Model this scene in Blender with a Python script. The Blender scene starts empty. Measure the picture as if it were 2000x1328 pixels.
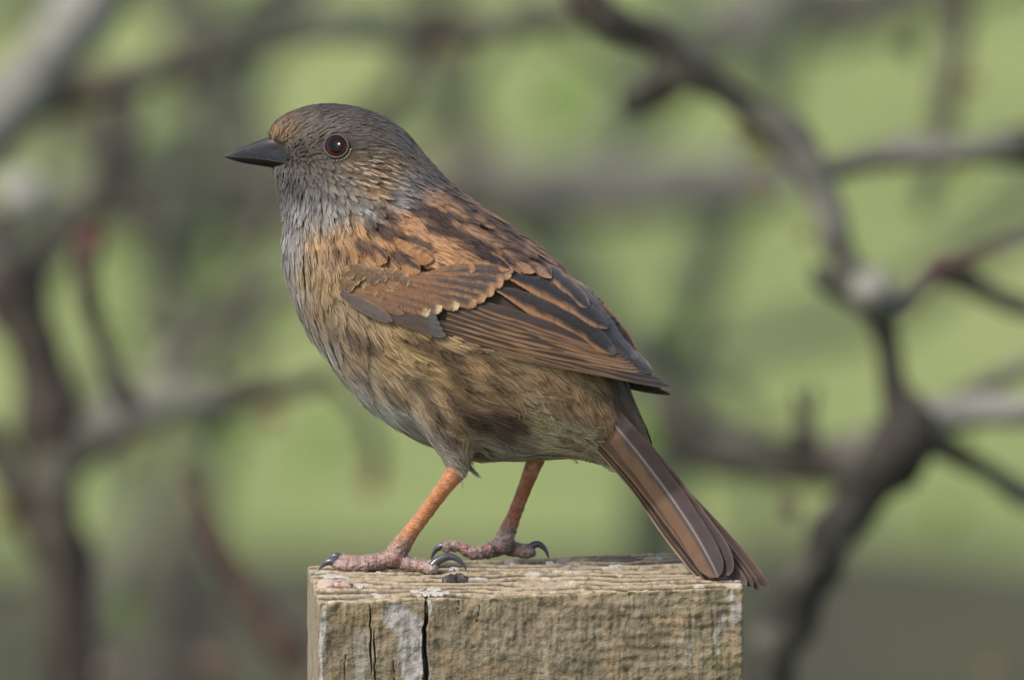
import bpy, math, random
import numpy as np

# ------------------------------------------------------------------ camera, sky, sun
SC = bpy.context.scene
R = math.radians
ELEV = R(11.0)            # the camera looks down by this much
DIST = 2.4                # metres from the lens to the bird
LENS, SENSOR = 400.0, 36.0
PX = SENSOR / LENS * DIST / 2000.0     # size of one photograph pixel at the bird (0.108 mm)
TARGET = np.array([0.0, 0.0, 1.30])
FWD = np.array([0.0, math.cos(ELEV), -math.sin(ELEV)])
UPV = np.array([0.0, math.sin(ELEV), math.cos(ELEV)])
CAM = TARGET - FWD * DIST

cam_data = bpy.data.cameras.new('camera')
cam = bpy.data.objects.new('camera', cam_data)
SC.collection.objects.link(cam)
cam.location = CAM
cam.rotation_euler = (math.pi / 2 - ELEV, 0, 0)
cam_data.lens, cam_data.sensor_width = LENS, SENSOR
cam_data.clip_start, cam_data.clip_end = 0.1, 2000
cam_data.dof.use_dof = True
cam_data.dof.focus_distance = DIST - 0.012
cam_data.dof.aperture_fstop = 14.0
SC.camera = cam

SUN_DIR = np.array([-0.50, -0.40, 0.77]); SUN_DIR /= np.linalg.norm(SUN_DIR)   # towards the sun
world = bpy.data.worlds.new('World'); SC.world = world; world.use_nodes = True
wn = world.node_tree
sky = wn.nodes.new('ShaderNodeTexSky'); sky.sky_type = 'NISHITA'; sky.sun_disc = False
sky.sun_elevation = math.asin(SUN_DIR[2])
sky.sun_rotation = math.atan2(SUN_DIR[0], SUN_DIR[1])
sky.air_density, sky.dust_density, sky.ozone_density = 1.0, 2.5, 1.0
wn.nodes['Background'].inputs[1].default_value = 0.13
wn.links.new(sky.outputs[0], wn.nodes['Background'].inputs[0])
sun_data = bpy.data.lights.new('sun', 'SUN'); sun = bpy.data.objects.new('sun', sun_data)
SC.collection.objects.link(sun)
sun_data.energy, sun_data.angle, sun_data.color = 2.0, R(9), (1.0, 0.95, 0.87)
from mathutils import Vector
sun.rotation_euler = Vector(-SUN_DIR).to_track_quat('-Z', 'Y').to_euler()
sun.location = (-2, -2, 5)
SC.view_settings.view_transform = 'Standard'; SC.view_settings.look = 'None'
SC.view_settings.exposure = 0.92; SC.view_settings.gamma = 1.0
SC.cycles.use_denoising = True
SC.cycles.max_bounces = 8
try:
    SC.cycles.denoiser = 'OPENIMAGEDENOISE'; SC.cycles.denoising_prefilter = 'ACCURATE'
except Exception:
    pass

rng = np.random.default_rng(7)
random.seed(7)

# ------------------------------------------------------------------ helpers
def W(p):
    """(photo x, photo y, depth) in photo pixels -> world metres; depth runs along the view axis from the bird."""
    p = np.asarray(p, float); x, y, d = p[..., 0], p[..., 1], p[..., 2]
    k = (DIST + d * PX) / DIST
    right = (x - 1000.0) * PX * k; up = (664.0 - y) * PX * k
    out = np.empty(p.shape)
    out[..., 0] = CAM[0] + right
    out[..., 1] = CAM[1] + up * UPV[1] + (DIST + d * PX) * FWD[1]
    out[..., 2] = CAM[2] + up * UPV[2] + (DIST + d * PX) * FWD[2]
    return out

def lin(c):
    c = np.asarray(c, float) / 255.0
    return np.where(c <= 0.04045, c / 12.92, ((c + 0.055) / 1.055) ** 2.4)

def smooth(a, b, x):
    t = np.clip((x - a) / (b - a), 0, 1); return t * t * (3 - 2 * t)

def _hash(i, j, k):
    h = (i.astype(np.int64) * 374761393 + j.astype(np.int64) * 668265263 + k.astype(np.int64) * 2147483647 * 3 + 1013904223) & 0xffffffff
    h = ((h ^ (h >> 13)) * 1274126177) & 0xffffffff
    h = ((h ^ (h >> 15)) * 2246822519) & 0xffffffff
    return ((h ^ (h >> 16)) & 0xffffff) / float(0xffffff)

def noise(x, y, z=None):
    x = np.asarray(x, float); y = np.asarray(y, float)
    z = np.zeros_like(x) if z is None else np.asarray(z, float) + np.zeros_like(x)
    i, j, k = np.floor(x), np.floor(y), np.floor(z)
    fx, fy, fz = x - i, y - j, z - k
    fx, fy, fz = [f * f * (3 - 2 * f) for f in (fx, fy, fz)]
    r = 0
    for a in (0, 1):
        for b in (0, 1):
            for c in (0, 1):
                w = (fx if a else 1 - fx) * (fy if b else 1 - fy) * (fz if c else 1 - fz)
                r = r + w * _hash(i + a, j + b, k + c)
    return r * 2 - 1

def fbm(x, y, z=None, o=3):
    r, a, s = 0, 0.5, 1.0
    for q in range(o):
        r = r + a * noise(x * s + 17.3 * q, y * s + 5.1 * q, None if z is None else z * s); a *= 0.5; s *= 2.03
    return r

def catmull(pts, n):
    """smooth curve through points, n samples in all"""
    p = np.asarray(pts, float)
    q = np.vstack([2 * p[0] - p[1], p, 2 * p[-1] - p[-2]])
    d = np.r_[0, np.cumsum(np.linalg.norm(np.diff(p[:, :2], axis=0), axis=1))]
    t = np.linspace(0, d[-1], n)
    k = np.clip(np.searchsorted(d, t, 'right') - 1, 0, len(p) - 2)
    f = ((t - d[k]) / np.maximum(d[k + 1] - d[k], 1e-9))[:, None]
    a, b, c, e = q[k], q[k + 1], q[k + 2], q[k + 3]
    return 0.5 * (2 * b + (c - a) * f + (2 * a - 5 * b + 4 * c - e) * f ** 2 + (3 * b - a - 3 * c + e) * f ** 3)

def closed_curve(pts, per=8):
    p = np.asarray(pts, float); out = []
    n = len(p); f = np.linspace(0, 1, per, endpoint=False)[:, None]
    for i in range(n):
        a, b, c, e = p[i - 1], p[i], p[(i + 1) % n], p[(i + 2) % n]
        out.append(0.5 * (2 * b + (c - a) * f + (2 * a - 5 * b + 4 * c - e) * f ** 2 + (3 * b - a - 3 * c + e) * f ** 3))
    return np.vstack(out)

def inside(poly, x, y):
    r = np.zeros(x.shape, bool); n = len(poly)
    for i in range(n):
        x1, y1 = poly[i]; x2, y2 = poly[(i + 1) % n]
        if y1 == y2: continue
        r ^= ((y1 > y) != (y2 > y)) & (x < (x2 - x1) * (y - y1) / (y2 - y1) + x1)
    return r

def poly_dist(poly, x, y):
    d = np.full(x.shape, 1e9)
    for i in range(len(poly)):
        a, b = poly[i], poly[(i + 1) % len(poly)]
        e = b - a; l = max(e @ e, 1e-9)
        t = np.clip(((x - a[0]) * e[0] + (y - a[1]) * e[1]) / l, 0, 1)
        d = np.minimum(d, np.hypot(x - a[0] - t * e[0], y - a[1] - t * e[1]))
    return d

def tag(o, label=None, cat=None, group=None, kind=None):
    if label: o['label'] = label
    if cat: o['category'] = cat
    if group: o['group'] = group
    if kind: o['kind'] = kind
    return o

def empty(name, loc):
    o = bpy.data.objects.new(name, None); SC.collection.objects.link(o)
    o.location = loc; o.empty_display_size = 0.01
    o['_org'] = [float(v) for v in loc]
    return o

def origin(o):
    r = np.zeros(3)
    while o is not None:
        r += np.array(o.location); o = o.parent
    return r

def mesh_obj(name, verts, faces, mat, parent=None, col=None, uv=None, smooth_shade=True):
    """verts in world metres; faces: int array (n,3|4) or list; the object's origin is its parent's"""
    verts = np.asarray(verts, float)
    org = origin(parent) if parent is not None else verts.mean(0) * [1, 1, 0] + [0, 0, verts[:, 2].min()]
    me = bpy.data.meshes.new(name)
    v = (verts - org).astype(np.float32)
    if isinstance(faces, np.ndarray):
        m, k = faces.shape
        me.vertices.add(len(v)); me.vertices.foreach_set('co', v.ravel())
        me.loops.add(m * k); me.loops.foreach_set('vertex_index', faces.astype(np.int32).ravel())
        me.polygons.add(m)
        me.polygons.foreach_set('loop_start', np.arange(0, m * k, k, dtype=np.int32))
        me.polygons.foreach_set('loop_total', np.full(m, k, np.int32))
        me.update(calc_edges=True)
    else:
        me.from_pydata([tuple(q) for q in v], [], faces)
    me.validate()
    me.polygons.foreach_set('use_smooth', np.full(len(me.polygons), smooth_shade))
    if col is not None:
        a = me.attributes.new('Col', 'FLOAT_COLOR', 'POINT')
        c = np.ones((len(v), 4), np.float32); c[:, :3] = col
        a.data.foreach_set('color', c.ravel())
    if uv is not None:
        a = me.attributes.new('vane', 'FLOAT_VECTOR', 'POINT')
        c = np.zeros((len(v), 3), np.float32); c[:, :2] = uv
        a.data.foreach_set('vector', c.ravel())
    me.materials.append(mat)
    o = bpy.data.objects.new(name, me); SC.collection.objects.link(o)
    if parent is not None: o.parent = parent
    else: o.location = org
    return o

def grid_faces(n, m, off=0, wrap=False):
    i, j = np.meshgrid(np.arange(n - 1), np.arange(m if wrap else m - 1), indexing='ij')
    j2 = (j + 1) % m
    return (np.stack([i * m + j, (i + 1) * m + j, (i + 1) * m + j2, i * m + j2], -1).reshape(-1, 4) + off)

def surface_nets(f, org, step):
    """f > 0 inside, on a regular grid -> smooth quad mesh"""
    s = f > 0
    nx, ny, nz = f.shape
    acc = np.zeros((nx - 1, ny - 1, nz - 1, 3), np.float32); cnt = np.zeros((nx - 1, ny - 1, nz - 1), np.float32)
    def sl(a, b, c): return np.s_[a:nx - 1 + a, b:ny - 1 + b, c:nz - 1 + c]
    for ax in range(3):
        for u in (0, 1):
            for v in (0, 1):
                c0 = [u, v]; c0.insert(ax, 0); c1 = [u, v]; c1.insert(ax, 1)
                a, b = f[sl(*c0)], f[sl(*c1)]
                x = (a > 0) != (b > 0)
                t = np.where(x, a / np.where(x, a - b, 1), 0)
                for k in range(3):
                    acc[..., k] += np.where(x, (t if k == ax else c0[k]), 0)
                cnt += x
    act = cnt > 0
    idx = np.full(act.shape, -1, np.int64); idx[act] = np.arange(act.sum())
    cell = np.argwhere(act)
    v = (cell + acc[act] / cnt[act][:, None]) * step + np.asarray(org)
    faces = []
    for ax in range(3):
        o = [q for q in range(3) if q != ax]
        hi = [slice(None)] * 3; lo = [slice(None)] * 3
        hi[ax] = slice(1, None); lo[ax] = slice(None, -1)
        x = s[tuple(lo)] != s[tuple(hi)]
        e = np.argwhere(x)
        e = e[(e[:, o[0]] > 0) & (e[:, o[1]] > 0) & (e[:, o[0]] < f.shape[o[0]] - 1) & (e[:, o[1]] < f.shape[o[1]] - 1)]
        q = []
        for da, db in ((0, 0), (1, 0), (1, 1), (0, 1)):
            c = e.copy(); c[:, o[0]] -= da; c[:, o[1]] -= db
            q.append(idx[c[:, 0], c[:, 1], c[:, 2]])
        q = np.stack(q, 1)
        flip = s[tuple(lo)][x][:0]
        ins = s[e[:, 0], e[:, 1], e[:, 2]]
        if ax == 1: ins = ~ins
        q[ins] = q[ins][:, ::-1]
        faces.append(q)
    fc = np.vstack(faces); fc = fc[(fc >= 0).all(1)]
    return v, fc

def tube(path, rad, seg=10, squash=None):
    """path (n,3), rad (n,) -> ring mesh with closed ends"""
    path = np.asarray(path, float); n = len(path)
    t = np.gradient(path, axis=0); t /= np.linalg.norm(t, axis=1)[:, None] + 1e-12
    ref = np.array([0.13, 1.0, 0.07])
    a = np.cross(t, ref); a /= np.linalg.norm(a, axis=1)[:, None] + 1e-12
    b = np.cross(t, a)
    th = np.linspace(0, 2 * np.pi, seg, endpoint=False)
    rr = np.asarray(rad, float).reshape(n, -1)
    ring = path[:, None] + (np.cos(th)[None, :, None] * a[:, None] + np.sin(th)[None, :, None] * b[:, None]) * rr[:, :, None] if rr.shape[1] == seg else \
        path[:, None] + (np.cos(th)[None, :, None] * a[:, None] + np.sin(th)[None, :, None] * b[:, None]) * rr[:, :1, None]
    v = np.vstack([ring.reshape(-1, 3), path[:1], path[-1:]])
    f = [tuple(q) for q in grid_faces(n, seg, 0, True)]
    for j in range(seg):
        f.append((n * seg, j, (j + 1) % seg)); f.append((n * seg + 1, (n - 1) * seg + (j + 1) % seg, (n - 1) * seg + j))
    return v, f

# ------------------------------------------------------------------ materials
def mat(name, rough=0.8, spec=0.3, base=None, attr=True, noise_scale=None, noise_amt=0.25, bump=0.0, bump_scale=None, sheen=0.0, sss=0.0, coat=0.0):
    m = bpy.data.materials.new(name); m.use_nodes = True
    nt = m.node_tree; b = nt.nodes['Principled BSDF']
    b.inputs['Roughness'].default_value = rough
    b.inputs['Specular IOR Level'].default_value = spec
    b.inputs['Sheen Weight'].default_value = sheen
    b.inputs['Coat Weight'].default_value = coat
    if sss:
        b.inputs['Subsurface Weight'].default_value = sss
        b.inputs['Subsurface Radius'].default_value = (1, 0.4, 0.2)
        b.inputs['Subsurface Scale'].default_value = 0.0012
    if attr:
        s = nt.nodes.new('ShaderNodeAttribute'); s.attribute_name = 'Col'; out = s.outputs['Color']
    else:
        s = nt.nodes.new('ShaderNodeRGB'); s.outputs[0].default_value = (*lin(base), 1); out = s.outputs[0]
    tc = nt.nodes.new('ShaderNodeTexCoord')
    if noise_scale:
        n = nt.nodes.new('ShaderNodeTexNoise'); n.inputs['Scale'].default_value = noise_scale; n.inputs['Detail'].default_value = 5
        nt.links.new(tc.outputs['Object'], n.inputs['Vector'])
        mr = nt.nodes.new('ShaderNodeMapRange'); mr.inputs[1].default_value = 0.25; mr.inputs[2].default_value = 0.75
        mr.inputs[3].default_value = 1 - noise_amt; mr.inputs[4].default_value = 1 + noise_amt
        nt.links.new(n.outputs['Fac'], mr.inputs[0])
        mx = nt.nodes.new('ShaderNodeVectorMath'); mx.operation = 'SCALE'
        nt.links.new(out, mx.inputs[0]); nt.links.new(mr.outputs[0], mx.inputs['Scale'])
        out = mx.outputs[0]
    nt.links.new(out, b.inputs['Base Color'])
    if bump:
        n2 = nt.nodes.new('ShaderNodeTexNoise'); n2.inputs['Scale'].default_value = bump_scale; n2.inputs['Detail'].default_value = 4
        nt.links.new(tc.outputs['Object'], n2.inputs['Vector'])
        bp = nt.nodes.new('ShaderNodeBump'); bp.inputs['Strength'].default_value = bump; bp.inputs['Distance'].default_value = 0.0006
        nt.links.new(n2.outputs['Fac'], bp.inputs['Height']); nt.links.new(bp.outputs[0], b.inputs['Normal'])
    return m

def vane_material():
    """flight feathers: colour from the feather itself, fine slanted barbs as relief and tint"""
    m = mat('feather_vane', rough=0.68, spec=0.22, sheen=0.1)
    nt = m.node_tree; b = nt.nodes['Principled BSDF']
    at = nt.nodes.new('ShaderNodeAttribute'); at.attribute_name = 'vane'
    sp = nt.nodes.new('ShaderNodeSeparateXYZ'); nt.links.new(at.outputs['Vector'], sp.inputs[0])
    ab = nt.nodes.new('ShaderNodeMath'); ab.operation = 'ABSOLUTE'; nt.links.new(sp.outputs[1], ab.inputs[0])
    ml = nt.nodes.new('ShaderNodeMath'); ml.operation = 'MULTIPLY_ADD'; ml.inputs[1].default_value = -1.3
    nt.links.new(ab.outputs[0], ml.inputs[0]); nt.links.new(sp.outputs[0], ml.inputs[2])
    nz = nt.nodes.new('ShaderNodeTexNoise'); nz.noise_dimensions = '1D'; nz.inputs['Scale'].default_value = 0.35; nz.inputs['Detail'].default_value = 3
    nt.links.new(ml.outputs[0], nz.inputs['W'])
    mr = nt.nodes.new('ShaderNodeMapRange'); mr.inputs[1].default_value = 0.3; mr.inputs[2].default_value = 0.7
    mr.inputs[3].default_value = 0.82; mr.inputs[4].default_value = 1.14
    nt.links.new(nz.outputs['Fac'], mr.inputs[0])
    src = b.inputs['Base Color'].links[0].from_socket
    mx = nt.nodes.new('ShaderNodeVectorMath'); mx.operation = 'SCALE'
    nt.links.new(src, mx.inputs[0]); nt.links.new(mr.outputs[0], mx.inputs['Scale']); nt.links.new(mx.outputs[0], b.inputs['Base Color'])
    bp = nt.nodes.new('ShaderNodeBump'); bp.inputs['Strength'].default_value = 0.35; bp.inputs['Distance'].default_value = 0.0002
    nt.links.new(nz.outputs['Fac'], bp.inputs['Height']); nt.links.new(bp.outputs[0], b.inputs['Normal'])
    return m

M = {
    'vane': vane_material(),
    'barb': mat('contour_feather', rough=0.75, spec=0.2, sheen=0.15),
    'skin': mat('down', rough=0.95, spec=0.05),
    'bill': mat('bill_horn', rough=0.38, spec=0.32, noise_scale=500, noise_amt=0.15, bump=0.15, bump_scale=1500),
    'leg': mat('leg_scales', rough=0.42, spec=0.45, sss=0.25, noise_scale=900, noise_amt=0.25, bump=0.5, bump_scale=1600),
    'claw': mat('claw_horn', rough=0.25, spec=0.5, noise_scale=700, noise_amt=0.3),
    'eye': mat('eye_ball', rough=0.05, spec=0.14),
    'lid': mat('eyelid', rough=0.6, spec=0.3),
    'wood': mat('weathered_wood', rough=0.9, spec=0.15, noise_scale=900, noise_amt=0.16, bump=0.5, bump_scale=2200),
    'dropping': mat('dried_dropping', rough=0.8, spec=0.2, noise_scale=1200, noise_amt=0.12, bump=0.5, bump_scale=2500),
    'bark': mat('bark', rough=0.9, spec=0.1, noise_scale=90, noise_amt=0.45, bump=0.6, bump_scale=300),
    'leaf': mat('young_leaf', rough=0.6, spec=0.3, noise_scale=150, noise_amt=0.3),
}

ALBW = 0.62
ALBP = 0.80    # the same for plumage, whose barbs shade one another
ALB = 0.52     # photographed brightness of a lit surface -> its base colour

# ------------------------------------------------------------------ ground
def ground_material(name, stops, scale):
    m = bpy.data.materials.new(name); m.use_nodes = True; nt = m.node_tree; b = nt.nodes['Principled BSDF']
    b.inputs['Roughness'].default_value = 0.9; b.inputs['Specular IOR Level'].default_value = 0.1
    tc = nt.nodes.new('ShaderNodeTexCoord')
    n = nt.nodes.new('ShaderNodeTexNoise'); n.inputs['Scale'].default_value = scale; n.inputs['Detail'].default_value = 8; n.inputs['Roughness'].default_value = 0.62
    nt.links.new(tc.outputs['Object'], n.inputs['Vector'])
    r = nt.nodes.new('ShaderNodeValToRGB')
    r.color_ramp.elements[0].position = stops[0][0]; r.color_ramp.elements[0].color = (*stops[0][1], 1)
    r.color_ramp.elements[1].position = stops[-1][0]; r.color_ramp.elements[1].color = (*stops[-1][1], 1)
    for p, c in stops[1:-1]:
        e = r.color_ramp.elements.new(p); e.color = (*c, 1)
    nt.links.new(n.outputs['Fac'], r.inputs[0]); nt.links.new(r.outputs[0], b.inputs['Base Color'])
    bp = nt.nodes.new('ShaderNodeBump'); bp.inputs['Strength'].default_value = 0.6; bp.inputs['Distance'].default_value = 0.03
    n2 = nt.nodes.new('ShaderNodeTexNoise'); n2.inputs['Scale'].default_value = scale * 30; n2.inputs['Detail'].default_value = 6
    nt.links.new(tc.outputs['Object'], n2.inputs['Vector']); nt.links.new(n2.outputs['Fac'], bp.inputs['Height']); nt.links.new(bp.outputs[0], b.inputs['Normal'])
    return m

lawn_mat = ground_material('lawn', [(0.36, (0.156, 0.186, 0.066)), (0.50, (0.204, 0.236, 0.084)), (0.66, (0.252, 0.270, 0.106))], 1.6)
soil_mat = ground_material('soil', [(0.3, (0.045, 0.042, 0.024)), (0.5, (0.068, 0.064, 0.040)), (0.7, (0.078, 0.082, 0.042))], 3.5)

def sheet(name, xs, ys, zf, mtl):
    gx, gy = np.meshgrid(xs, ys, indexing='ij')
    v = np.stack([gx, gy, zf(gx, gy)], -1).reshape(-1, 3)
    o = mesh_obj(name, v, grid_faces(len(xs), len(ys))[:, ::-1], mtl)
    return tag(o, kind='structure')

xs = np.r_[-600, -200, -60, np.linspace(-12, 12, 60), 60, 200, 600]
ys = np.r_[-600, -200, -60, -20, np.linspace(-6, 24, 70), 60, 200, 900]
tag(sheet('lawn', xs, ys, lambda x, y: 0.02 * fbm(x * 0.7, y * 0.7) - 0.02, lawn_mat), 'sunlit short green lawn stretching away behind the shrubs')
# the planted bed between post and lawn, with an uneven far edge
bx = np.linspace(-4, 4, 90); tv = np.linspace(0, 1, 60)
gx, gt = np.meshgrid(bx, tv, indexing='ij')
far = 5.90 + 0.16 * fbm(gx * 1.7, gx * 0 + 3.0) + 0.12 * smooth(0.0, 0.25, gx)
gy = -1.2 + (far + 1.2) * gt
gz = 0.035 + 0.05 * fbm(gx * 3, gy * 3) - 0.06 * smooth(0.97, 1.0, gt)
tag(mesh_obj('soil_bed', np.stack([gx, gy, gz], -1).reshape(-1, 3), grid_faces(90, 60)[:, ::-1], soil_mat),
    'dark brown planted bed of bare soil below the shrubs', kind='structure')

# ------------------------------------------------------------------ shrubs behind the bird
BARK = {'dark': (70, 66, 60), 'brown': (84, 76, 68), 'red': (100, 83, 73), 'grey': (138, 134, 124), 'pale': (164, 161, 150),
        'green': (96, 104, 84), 'mid': (104, 100, 90), 'purple': (84, 77, 73)}

BACK = 1.22
def branch(parent, pts, tone, d, name='branch', seg=10):
    """pts: (photo x, photo y, radius px[, extra depth px]); d depth behind the bird in metres"""
    d = d * BACK
    p = np.array([(q[0], q[1], d / PX + (q[3] if len(q) > 3 else 0), q[2]) for q in pts], float)
    c = catmull(p, max(12, int(np.linalg.norm(np.diff(p[:, :2], axis=0), axis=1).sum() / 22)))
    k = (DIST + c[:, 2] * PX) / DIST
    w = W(c[:, :3]); w[:, 2] = np.maximum(w[:, 2], -0.06)
    c[:, 3] *= 1.2
    n = len(c); th = np.linspace(0, 2 * np.pi, seg, endpoint=False)
    seed = abs(hash((pts[0][0], pts[0][1]))) % 97
    ii, tt = np.meshgrid(np.arange(n), np.arange(seg), indexing='ij')
    rr = (c[:, 3] * PX * k)[:, None] * (1 + 0.22 * noise(ii * 0.31 + seed, tt * 0.9) + 0.10 * noise(ii * 0.9 + seed, tt * 1.7))
    # bud scars and knuckles
    for q in range(int(n / 9)):
        h = rng.integers(1, n - 1); rr *= 1 + 0.28 * np.exp(-((np.arange(n) - h) / 1.2) ** 2)[:, None] * (0.4 + 0.6 * np.cos(th - rng.random() * 6))[None]
    v, f = tube(w, rr, seg)
    tones = [tone] * n if isinstance(tone, str) else [tone[min(int(i / n * len(tone)), len(tone) - 1)] for i in range(n)]
    col = np.repeat(np.array([lin(BARK[t]) for t in tones]), seg, 0)
    if n > 6:
        kk = np.ones(5) / 5; cc = col.reshape(n, seg, 3)
        cc = np.stack([np.apply_along_axis(lambda s: np.convolve(np.pad(s, 2, 'edge'), kk, 'valid'), 0, cc[..., q]) for q in range(3)], -1)
        lich = smooth(0.12, 0.4, fbm(ii * 0.45 + seed * 3, tt * 0.6))[..., None]
        cc = cc * (1 - 0.45 * lich) + lin((150, 152, 132)) * 0.45 * lich
        col = cc.reshape(-1, 3)
    col = np.vstack([col, col[:1], col[-1:]]) * ALB
    return mesh_obj(name, v, f, M['bark'], parent, col=col)

def leafy(parent, x, y, d, r, n, tone, name='leaf'):
    """a tuft of small folded leaves round a bud, each leaf a mesh of its own"""
    d = d * BACK
    for i in range(n):
        a = rng.random() * 6.28; ln = r * (0.8 + 0.5 * rng.random()); wd = ln * 0.30
        ax = np.array([math.cos(a), math.sin(a), rng.normal() * 0.6]); ax /= np.linalg.norm(ax)
        b = np.cross(ax, [0.2, 0.1, 1.0]); b /= np.linalg.norm(b); cN = np.cross(ax, b)
        s = np.linspace(0, 1, 6); vs = []
        for t in s:
            w = wd * math.sin(math.pi * min(1, t * 0.96 + 0.03)) ** 0.8
            mid = ax * ln * t + cN * ln * 0.18 * t * t
            for q in (-1, 0, 1): vs.append(mid + b * w * q + cN * abs(q) * w * 0.35)
        pts = np.array(vs) + [x, y, d / PX] + rng.normal(size=3) * [r * 0.15, r * 0.15, r * 0.15]
        k = (DIST + d) / DIST
        col = np.tile(lin(tone) * ALB * (0.85 + 0.3 * rng.random()), (len(pts), 1))
        mesh_obj(name, W(pts), grid_faces(6, 3), M['leaf'], parent, col=col)

def bud(parent, x, y, d, r, tone):
    d = d * BACK
    t = np.linspace(0, 1, 8)
    a = rng.random() * 6.28
    path = np.stack([x + math.cos(a) * r * 2.2 * (t - 0.5), y + math.sin(a) * r * 2.2 * (t - 0.5), d / PX + 0 * t], -1)
    k = (DIST + d) / DIST
    v, f = tube(W(path), r * PX * k * np.sin(np.pi * (0.06 + 0.92 * t)) ** 0.7, 8)
    mesh_obj('bud', v, f, M['leaf'], parent, col=np.tile(lin(tone) * ALB, (len(v), 1)))

def root_of(x, d):
    d = d * BACK
    p = W([x, 1300, d / PX]); return (p[0], p[1], 0.0)

# the nearer shrub, right of the post
S1 = empty('shrub', root_of(1500, 0.50))
tag(S1, 'leafless shrub with knobbly lichen-grey branches forking beside the post, behind the tail', 'shrub')
branch(S1, [(1120, -60, 20), (1150, 5, 30), (1195, 40, 30), (1280, 80, 24), (1325, 128, 36), (1420, 182, 24), (1490, 232, 30), (1530, 266, 36), (1572, 315, 26),
            (1600, 365, 24), (1622, 430, 25), (1645, 500, 22), (1682, 560, 25), (1716, 604, 27)], ['brown', 'dark', 'dark', 'dark', 'dark', 'grey', 'grey', 'mid', 'grey'], 0.50)
branch(S1, [(1716, 600, 30), (1702, 560, 38), (1690, 530, 20)], 'pale', 0.49)
branch(S1, [(1715, 606, 24), (1650, 566, 19), (1605, 538, 20), (1590, 520, 8)], 'dark', 0.50)
branch(S1, [(1716, 606, 26), (1765, 588, 22), (1812, 545, 20), (1848, 524, 34), (1890, 505, 18), (1960, 482, 13), (2050, 450, 10)], ['grey', 'mid', 'red', 'red', 'grey'], 0.50)
branch(S1, [(1850, 530, 24), (1920, 570, 16), (2000, 600, 14), (2120, 640, 12)], ['dark', 'mid'], 0.52)
branch(S1, [(1716, 604, 26), (1737, 690, 22), (1752, 765, 27), (1778, 822, 56), (1745, 885, 46), (1690, 955, 38), (1640, 1030, 35), (1585, 1110, 36), (1540, 1205, 38),
            (1502, 1330, 42), (1490, 1700, 44), (1500, 3000, 50), (1500, 8000, 60), (1500, 13600, 70)], ['dark', 'grey', 'dark', 'dark', 'dark', 'dark'], 0.50)
branch(S1, [(1775, 835, 46), (1850, 812, 30), (1930, 800, 27), (2010, 802, 30), (2200, 770, 28)], ['pale', 'pale', 'grey'], 0.50)
branch(S1, [(1790, 850, 30), (1860, 885, 19), (1935, 925, 17), (2020, 975, 20), (2150, 1010, 16)], ['dark', 'grey'], 0.53)
branch(S1, [(1850, 800, 18), (1900, 765, 14), (1960, 735, 15), (2060, 690, 13)], ['mid', 'grey'], 0.62)
branch(S1, [(1740, 880, 40), (1650, 900, 40), (1565, 905, 42), (1490, 895, 34), (1400, 880, 42), (1335, 830, 40), (1290, 740, 26), (1268, 640, 20)], ['grey', 'brown', 'mid', 'mid', 'dark', 'mid', 'green'], 0.80)
branch(S1, [(1562, 890, 16), (1566, 830, 10), (1556, 760, 6)], 'dark', 0.58, 'twig', 6)
branch(S1, [(1585, 890, 16), (1584, 830, 9), (1590, 755, 6)], 'dark', 0.58, 'twig', 6)
branch(S1, [(1570, 885, 17), (1500, 865, 12), (1455, 850, 8)], 'dark', 0.60, 'twig', 6)
branch(S1, [(1590, 345, 20), (1690, 312, 22), (1800, 300, 25), (1900, 292, 24), (1965, 285, 34), (2060, 280, 30)], ['mid', 'grey', 'grey', 'dark'], 0.55)
branch(S1, [(1325, 128, 30), (1290, 165, 34), (1240, 195, 30), (1205, 200, 15)], 'dark', 0.62)
for q in ((1470, 300, 0.55, 40, 4, (112, 116, 40)), (1480, 345, 0.55, 22, 2, (130, 96, 50)), (1885, 345, 0.6, 26, 3, (130, 140, 60)), (1862, 840, 0.9, 36, 4, (124, 145, 60)),
          (1790, 112, 0.8, 38, 4, (92, 118, 62)), (1930, 1290, 0.8, 34, 3, (130, 112, 60))): leafy(S1, *q)
for q in ((1445, 255, 0.55, 13, (140, 105, 75)), (1572, 460, 0.55, 12, (130, 95, 60)), (1835, 520, 0.49, 20, (96, 58, 54)), (1900, 160, 0.8, 15, (150, 105, 78)), (1545, 990, 0.55, 18, (112, 84, 76))): bud(S1, *q)

# the shrub at the left edge
S2 = empty('shrub', root_of(140, 0.75))
tag(S2, 'leafless shrub with dark upright stems and one thick pale limb, ahead of the bill', 'shrub')
branch(S2, [(260, -120, 48), (190, -20, 50), (130, 62, 54), (68, 150, 56), (0, 225, 52), (-120, 330, 50)], 'pale', 0.85)
branch(S2, [(-80, 275, 34), (0, 240, 30), (80, 208, 28), (160, 180, 28), (280, 150, 24), (400, 110, 24), (520, 84, 20), (660, 66, 20), (820, 62, 26), (960, 52, 20), (1080, 40, 20), (1190, 30, 16)],
       ['red', 'red', 'mid', 'brown', 'mid', 'green', 'brown', 'mid', 'mid'], 0.90)
branch(S2, [(262, 150, 22), (240, 230, 26), (222, 320, 30), (200, 390, 26), (120, 480, 24), (40, 560, 44)], ['mid', 'dark', 'dark', 'mid'], 1.1)
branch(S2, [(-30, 470, 50), (10, 540, 58), (40, 610, 48), (70, 690, 42), (90, 780, 46), (98, 880, 44), (108, 1000, 42), (125, 1120, 40), (138, 1330, 46), (140, 1800, 48), (140, 4000, 55), (140, 12000, 70)],
       ['brown', 'dark', 'dark', 'dark', 'dark', 'dark', 'dark'], 0.75)
branch(S2, [(-40, 820, 26), (20, 930, 28), (70, 1030, 26), (110, 1110, 26)], ['purple', 'brown', 'dark'], 0.78)
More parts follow.
